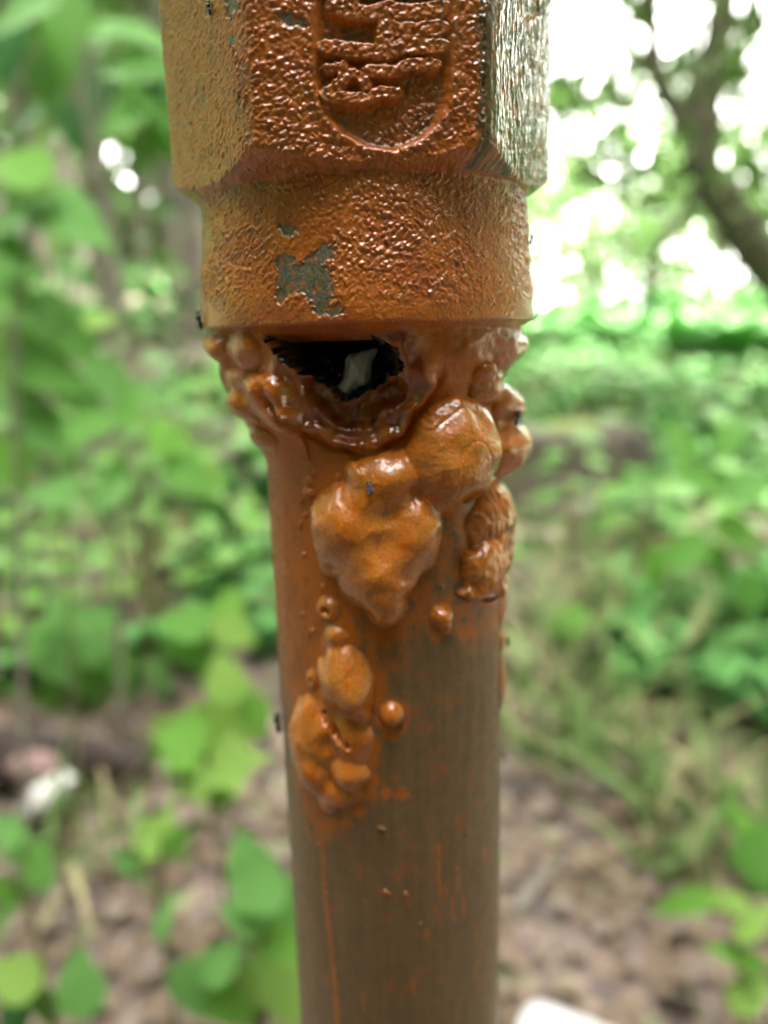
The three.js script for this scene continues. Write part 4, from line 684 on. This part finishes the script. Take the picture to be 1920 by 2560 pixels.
// ---------------------------------------------------------------- small things on the pipe: flies and the silk in the opening
{
  const blackM = new THREE.MeshPhysicalMaterial({ name: 'fly cuticle', color: lin(0.012, 0.012, 0.016), roughness: 0.3, clearcoat: 0.8, clearcoatRoughness: 0.1 });
  const wingM = new THREE.MeshPhysicalMaterial({ name: 'fly wing', color: lin(0.16, 0.16, 0.22), roughness: 0.25, transmission: 0.35, thickness: 0, side: THREE.DoubleSide });
  const ell = (rx, ry, rz, x, y, z) => { const g = new THREE.SphereGeometry(1, 14, 10); g.scale(rx, ry, rz); g.translate(x, y, z); return g; };
  function fly() { // body along +y (head up), belly toward -z, 1 unit long
    const g = new THREE.Group();
    mesh('thorax', ell(0.15, 0.19, 0.15, 0, 0.16, 0.2), blackM, g); mesh('head', ell(0.13, 0.09, 0.11, 0, 0.39, 0.17), blackM, g); mesh('abdomen', ell(0.13, 0.28, 0.12, 0, -0.2, 0.16), blackM, g);
    const s = new THREE.Shape(); s.moveTo(0, 0); s.quadraticCurveTo(0.2, -0.2, 0.15, -0.62); s.quadraticCurveTo(0.03, -0.72, -0.05, -0.5); s.quadraticCurveTo(-0.06, -0.2, 0, 0); const w = new THREE.ShapeGeometry(s, 6);
    for (const k of [-1, 1]) { const m = mesh('wing', w, wingM, g); m.scale.x = k; m.position.set(0.04 * k, 0.2, 0.34 ); m.rotation.set(-0.12, 0, 0.1 * k); for (const dy of [0.25, 0.14, 0.02]) mesh('leg', tube([V(0.1 * k, dy, 0.12), V(0.28 * k, dy + (dy - 0.12) * 0.8, 0.16), V(0.36 * k, dy + (dy - 0.12) * 1.6, 0.0)], 0.018, 0.01, 5, 5), blackM, g); }
    return g;
  }
  const proto = fly(), tmp = V();
  const spots = [[530, 22, 0.0016, 10, 'tiny black fly on the upper left rust of the coupling', 0], [1357, 597, 0.0019, -35, 'tiny black fly perched on the smooth edge of the coupling sleeve', 0], [1350, 790, 0.0012, 0, 'tiny black fly at the rim of the coupling beside the shoulder', 0], [508, 800, 0.0024, 5, 'bluish black fly clinging to the sleeve rim above the knobbly crust', 0], [1288, 1045, 0.0023, -25, 'bluish black fly on the outer edge of the round blisters', 0], [927, 1218, 0.0017, 25, 'tiny black fly on the large knobbly orange growth', 0], [702, 1806, 0.0036, 8, 'slender bluish black fly at the edge of the split lower growth', 0], [1278, 1604, 0.0016, 180, 'tiny dark fly on the thin rust streak at the bare pipe edge', 0]];
  spots.forEach(([px, py, len, roll, label], i) => {
    const g = i ? proto.clone() : proto; const [th, ymm, rmm] = onSurface(px, py), y = H + ymm / 1000, r = rmm / 1000;
    const P = (a, b) => { const q = surface(a, (b - H) * 1000) / 1000; return V(Math.sin(a) * q, b, Math.cos(a) * q); }; const e = 0.0012, n = V().crossVectors(P(th + e / r, y).sub(P(th - e / r, y)), P(th, y + e).sub(P(th, y - e))).normalize();
    const up = V(0, 1, 0).applyAxisAngle(n, rad(roll)), yv = up.addScaledVector(n, -up.dot(n)).normalize(), xv = V().crossVectors(yv, n);
    g.quaternion.setFromRotationMatrix(new THREE.Matrix4().makeBasis(xv, yv, n)); g.position.copy(P(th, y)).addScaledVector(n, 0.00005); g.scale.setScalar(len); top('fly', g, label, 'fly', 'flies on the pipe');
  });
  // crumpled white silk lodged inside the opening
  const q = pick(892, 930, 13), u = 40, v = 26, p = [], ix = [];
  for (let j = 0; j <= v; j++) for (let i = 0; i <= u; i++) { const s = i / u * 2 - 1, a = j / v * 6.2832; let w = Math.pow(Math.max(0, 1 - s * s), 0.8) * (1 + 0.25 * Math.sin(s * 5 + 1)) * (1 + 0.12 * Math.cos(a * 9 + s * 5) + 0.16 * n3(s * 3, Math.cos(a) * 1.5, Math.sin(a) * 1.5)); p.push(s * 0.0038, Math.cos(a) * w * 0.0015 + 0.0004 * Math.sin(s * 3), Math.sin(a) * w * 0.0012); }
  for (let j = 0; j < v; j++) for (let i = 0; i < u; i++) { const a = j * (u + 1) + i; ix.push(a, a + 1, a + u + 1, a + 1, a + u + 2, a + u + 1); }
  const g = new THREE.BufferGeometry(); g.setAttribute('position', new THREE.Float32BufferAttribute(p, 3)); g.setIndex(ix); g.computeVertexNormals();
  const silk = new THREE.Mesh(g, new THREE.MeshPhysicalMaterial({ name: 'silk', color: lin(0.42, 0.47, 0.48), roughness: 0.5, clearcoat: 0.4, clearcoatRoughness: 0.2 }));
  silk.position.set(Math.sin(q[0]) * 0.0132, H + q[1] / 1000, Math.cos(q[0]) * 0.0132); silk.rotation.set(0.2, 0.3, rad(42)); top('silk_wad', silk, 'crumpled white wad of silk lodged in the dark opening of the pipe', 'silk');
}

// ---------------------------------------------------------------- the photographer crouching with a phone, out of frame: they darken what the wet front of the pipe mirrors
function fieldMesh(caps, lo, hi, cell, grow, k) { // tapered capsules [a, b, ra, rb] joined smoothly and meshed
  const size = Math.max(hi.x - lo.x, hi.y - lo.y, hi.z - lo.z), n = Math.ceil(size / cell) + 4, mc = new MarchingCubes(n, new THREE.MeshStandardMaterial(), false, false, 200000); mc.isolation = 0;
  const mid = lo.clone().add(hi).multiplyScalar(0.5), half = size / 2 + 2 * cell, p = V(), ab = V(), ap = V();
  for (let z = 0; z < n; z++) for (let y = 0; y < n; y++) for (let x = 0; x < n; x++) {
    p.set((x - n / 2) / (n / 2), (y - n / 2) / (n / 2), (z - n / 2) / (n / 2)).multiplyScalar(half).add(mid); let d = 1;
    for (const [a, b, ra, rb] of caps) { ab.subVectors(b, a); ap.subVectors(p, a); const t = clamp(ap.dot(ab) / Math.max(1e-9, ab.lengthSq())), q = ap.addScaledVector(ab, -t).length() - lerp(ra, rb, t) - grow; d = k ? smin(d, q, k) : Math.min(d, q); }
    mc.field[x + y * n + z * n * n] = -d;
  }
  mc.update(); const c = mc.count, g = new THREE.BufferGeometry(), a = new Float32Array(c * 3);
  for (let i = 0; i < c; i++) for (let j = 0; j < 3; j++) a[i * 3 + j] = mc.positionArray[i * 3 + j] * half + [mid.x, mid.y, mid.z][j];
  g.setAttribute('position', new THREE.BufferAttribute(a, 3)); g.setAttribute('normal', new THREE.BufferAttribute(new Float32Array(mc.normalArray.slice(0, c * 3)), 3)); const m = mergeVertices(g, 1e-5); m.computeVertexNormals(); return m;
}
{
  const person = new THREE.Group(), s2 = (f) => [-1, 1].flatMap(f);
  const torso = [[V(0, 0.32, 0.84), V(0, 0.6, 0.76), 0.13, 0.125], [V(0, 0.6, 0.76), V(0, 0.8, 0.66), 0.125, 0.11], [V(-0.15, 0.82, 0.65), V(0.15, 0.82, 0.65), 0.065, 0.065]];
  const arms = s2((k) => [[V(0.17 * k, 0.82, 0.65), V(0.25 * k, 0.58, 0.46), 0.055, 0.043], [V(0.25 * k, 0.58, 0.46), V(0.1 * k - 0.015, 0.6, 0.2), 0.043, 0.03]]);
  const legs = s2((k) => [[V(0.09 * k, 0.32, 0.84), V(0.2 * k, 0.5, 0.46), 0.09, 0.06], [V(0.2 * k, 0.5, 0.46), V(0.14 * k, 0.1, 0.68), 0.058, 0.04]]);
  const feet = s2((k) => [[V(0.14 * k, 0.05, 0.7), V(0.16 * k, 0.035, 0.5), 0.042, 0.035]]);
  const head = [[V(0, 0.84, 0.64), V(0, 0.93, 0.6), 0.055, 0.05], [V(0, 1.0, 0.57), V(0, 1.04, 0.58), 0.075, 0.088], [V(0, 0.965, 0.52), V(0, 0.975, 0.53), 0.05, 0.055], [V(0, 1.0, 0.475), V(0, 1.03, 0.49), 0.014, 0.008], ...s2((k) => [[V(0.088 * k, 0.99, 0.59), V(0.09 * k, 1.03, 0.595), 0.012, 0.014]])];
  const hand = (k) => { const w = V(0.1 * k - 0.015, 0.6, 0.2), pc = V(0.055 * k - 0.012, 0.625, 0.155), c = [[w, pc, 0.028, 0.03]]; for (let i = 0; i < 4; i++) { const b = pc.clone().add(V(-0.002 * k, 0.024 - 0.017 * i, -0.012)), m = b.clone().add(V(-0.004 * k, 0.006, -0.03)), t = m.clone().add(V(-0.026 * k, 0.004, -0.006 + 0.002 * i)); c.push([b, m, 0.009, 0.0085], [m, t, 0.0085, 0.007]); } c.push([pc.clone().add(V(0, 0.018, 0.012)), pc.clone().add(V(-0.03 * k, 0.03, 0.006)), 0.011, 0.009], [pc.clone().add(V(-0.03 * k, 0.03, 0.006)), pc.clone().add(V(-0.045 * k, 0.02, -0.004)), 0.009, 0.008]); return c; };
  const lo = V(-0.36, -0.02, 0.08), hi = V(0.36, 1.16, 1.02), skin = new THREE.MeshStandardMaterial({ name: 'skin', color: lin(0.42, 0.25, 0.17), roughness: 0.6 });
  const bodyGeo = mergeGeometries([fieldMesh([...torso, ...arms, ...legs, ...feet, ...head], lo, hi, 0.014, 0, 0.03), ...[-1, 1].map((k) => fieldMesh(hand(k), V(0.055 * k - 0.09, 0.55, 0.08), V(0.055 * k + 0.09, 0.7, 0.22), 0.0032, 0, 0.004))]);
  mesh('body', bodyGeo, skin, person);
  mesh('jacket', fieldMesh([...torso, ...arms.map(([a, b, ra, rb]) => [a, b, ra, rb])], lo, hi, 0.014, 0.014, 0.035), new THREE.MeshStandardMaterial({ name: 'dark jacket', color: lin(0.022, 0.024, 0.03), roughness: 0.9 }), person);
  mesh('trousers', fieldMesh([[V(0, 0.3, 0.85), V(0, 0.42, 0.82), 0.125, 0.12], ...legs], lo, hi, 0.014, 0.016, 0.035), new THREE.MeshStandardMaterial({ name: 'dark trousers', color: lin(0.03, 0.03, 0.033), roughness: 0.9 }), person);
  mesh('shoes', fieldMesh(feet, lo, hi, 0.014, 0.008, 0.02), new THREE.MeshStandardMaterial({ name: 'brown shoes', color: lin(0.07, 0.045, 0.03), roughness: 0.7 }), person);
  mesh('hair', fieldMesh([[V(0, 1.02, 0.62), V(0, 1.07, 0.595), 0.078, 0.075]], lo, hi, 0.014, 0.008, 0.02), new THREE.MeshStandardMaterial({ name: 'dark hair', color: lin(0.03, 0.02, 0.014), roughness: 0.8 }), person);
  top('person', person, 'crouching person in dark jacket and trousers holding a phone toward the pipe', 'person');
  const phone = new THREE.Group(); phone.position.copy(eye); phone.quaternion.copy(camera.quaternion);
  const sh = new THREE.Shape(), x0 = -0.05, x1 = 0.026, y0 = -0.138, y1 = 0.02, c = 0.009; sh.moveTo(x0 + c, y0); sh.lineTo(x1 - c, y0); sh.quadraticCurveTo(x1, y0, x1, y0 + c); sh.lineTo(x1, y1 - c); sh.quadraticCurveTo(x1, y1, x1 - c, y1); sh.lineTo(x0 + c, y1); sh.quadraticCurveTo(x0, y1, x0, y1 - c); sh.lineTo(x0, y0 + c); sh.quadraticCurveTo(x0, y0, x0 + c, y0);
  const body = new THREE.ExtrudeGeometry(sh, { depth: 0.006, bevelEnabled: true, bevelSize: 0.001, bevelThickness: 0.001, bevelSegments: 3 }); body.translate(0, 0, 0.0035);
  mesh('phone_body', body, new THREE.MeshPhysicalMaterial({ name: 'phone back', color: lin(0.012, 0.012, 0.014), roughness: 0.35 }), phone);
  const ring = new THREE.TorusGeometry(0.0055, 0.0008, 10, 32); ring.translate(0, 0, 0.0024); mesh('lens_ring', ring, new THREE.MeshStandardMaterial({ name: 'lens ring', color: lin(0.05, 0.05, 0.05), roughness: 0.3, metalness: 0.8 }), phone);
  top('phone', phone, 'black phone held up close to the rusted pipe', 'phone');
}
renderer.render(scene, camera);
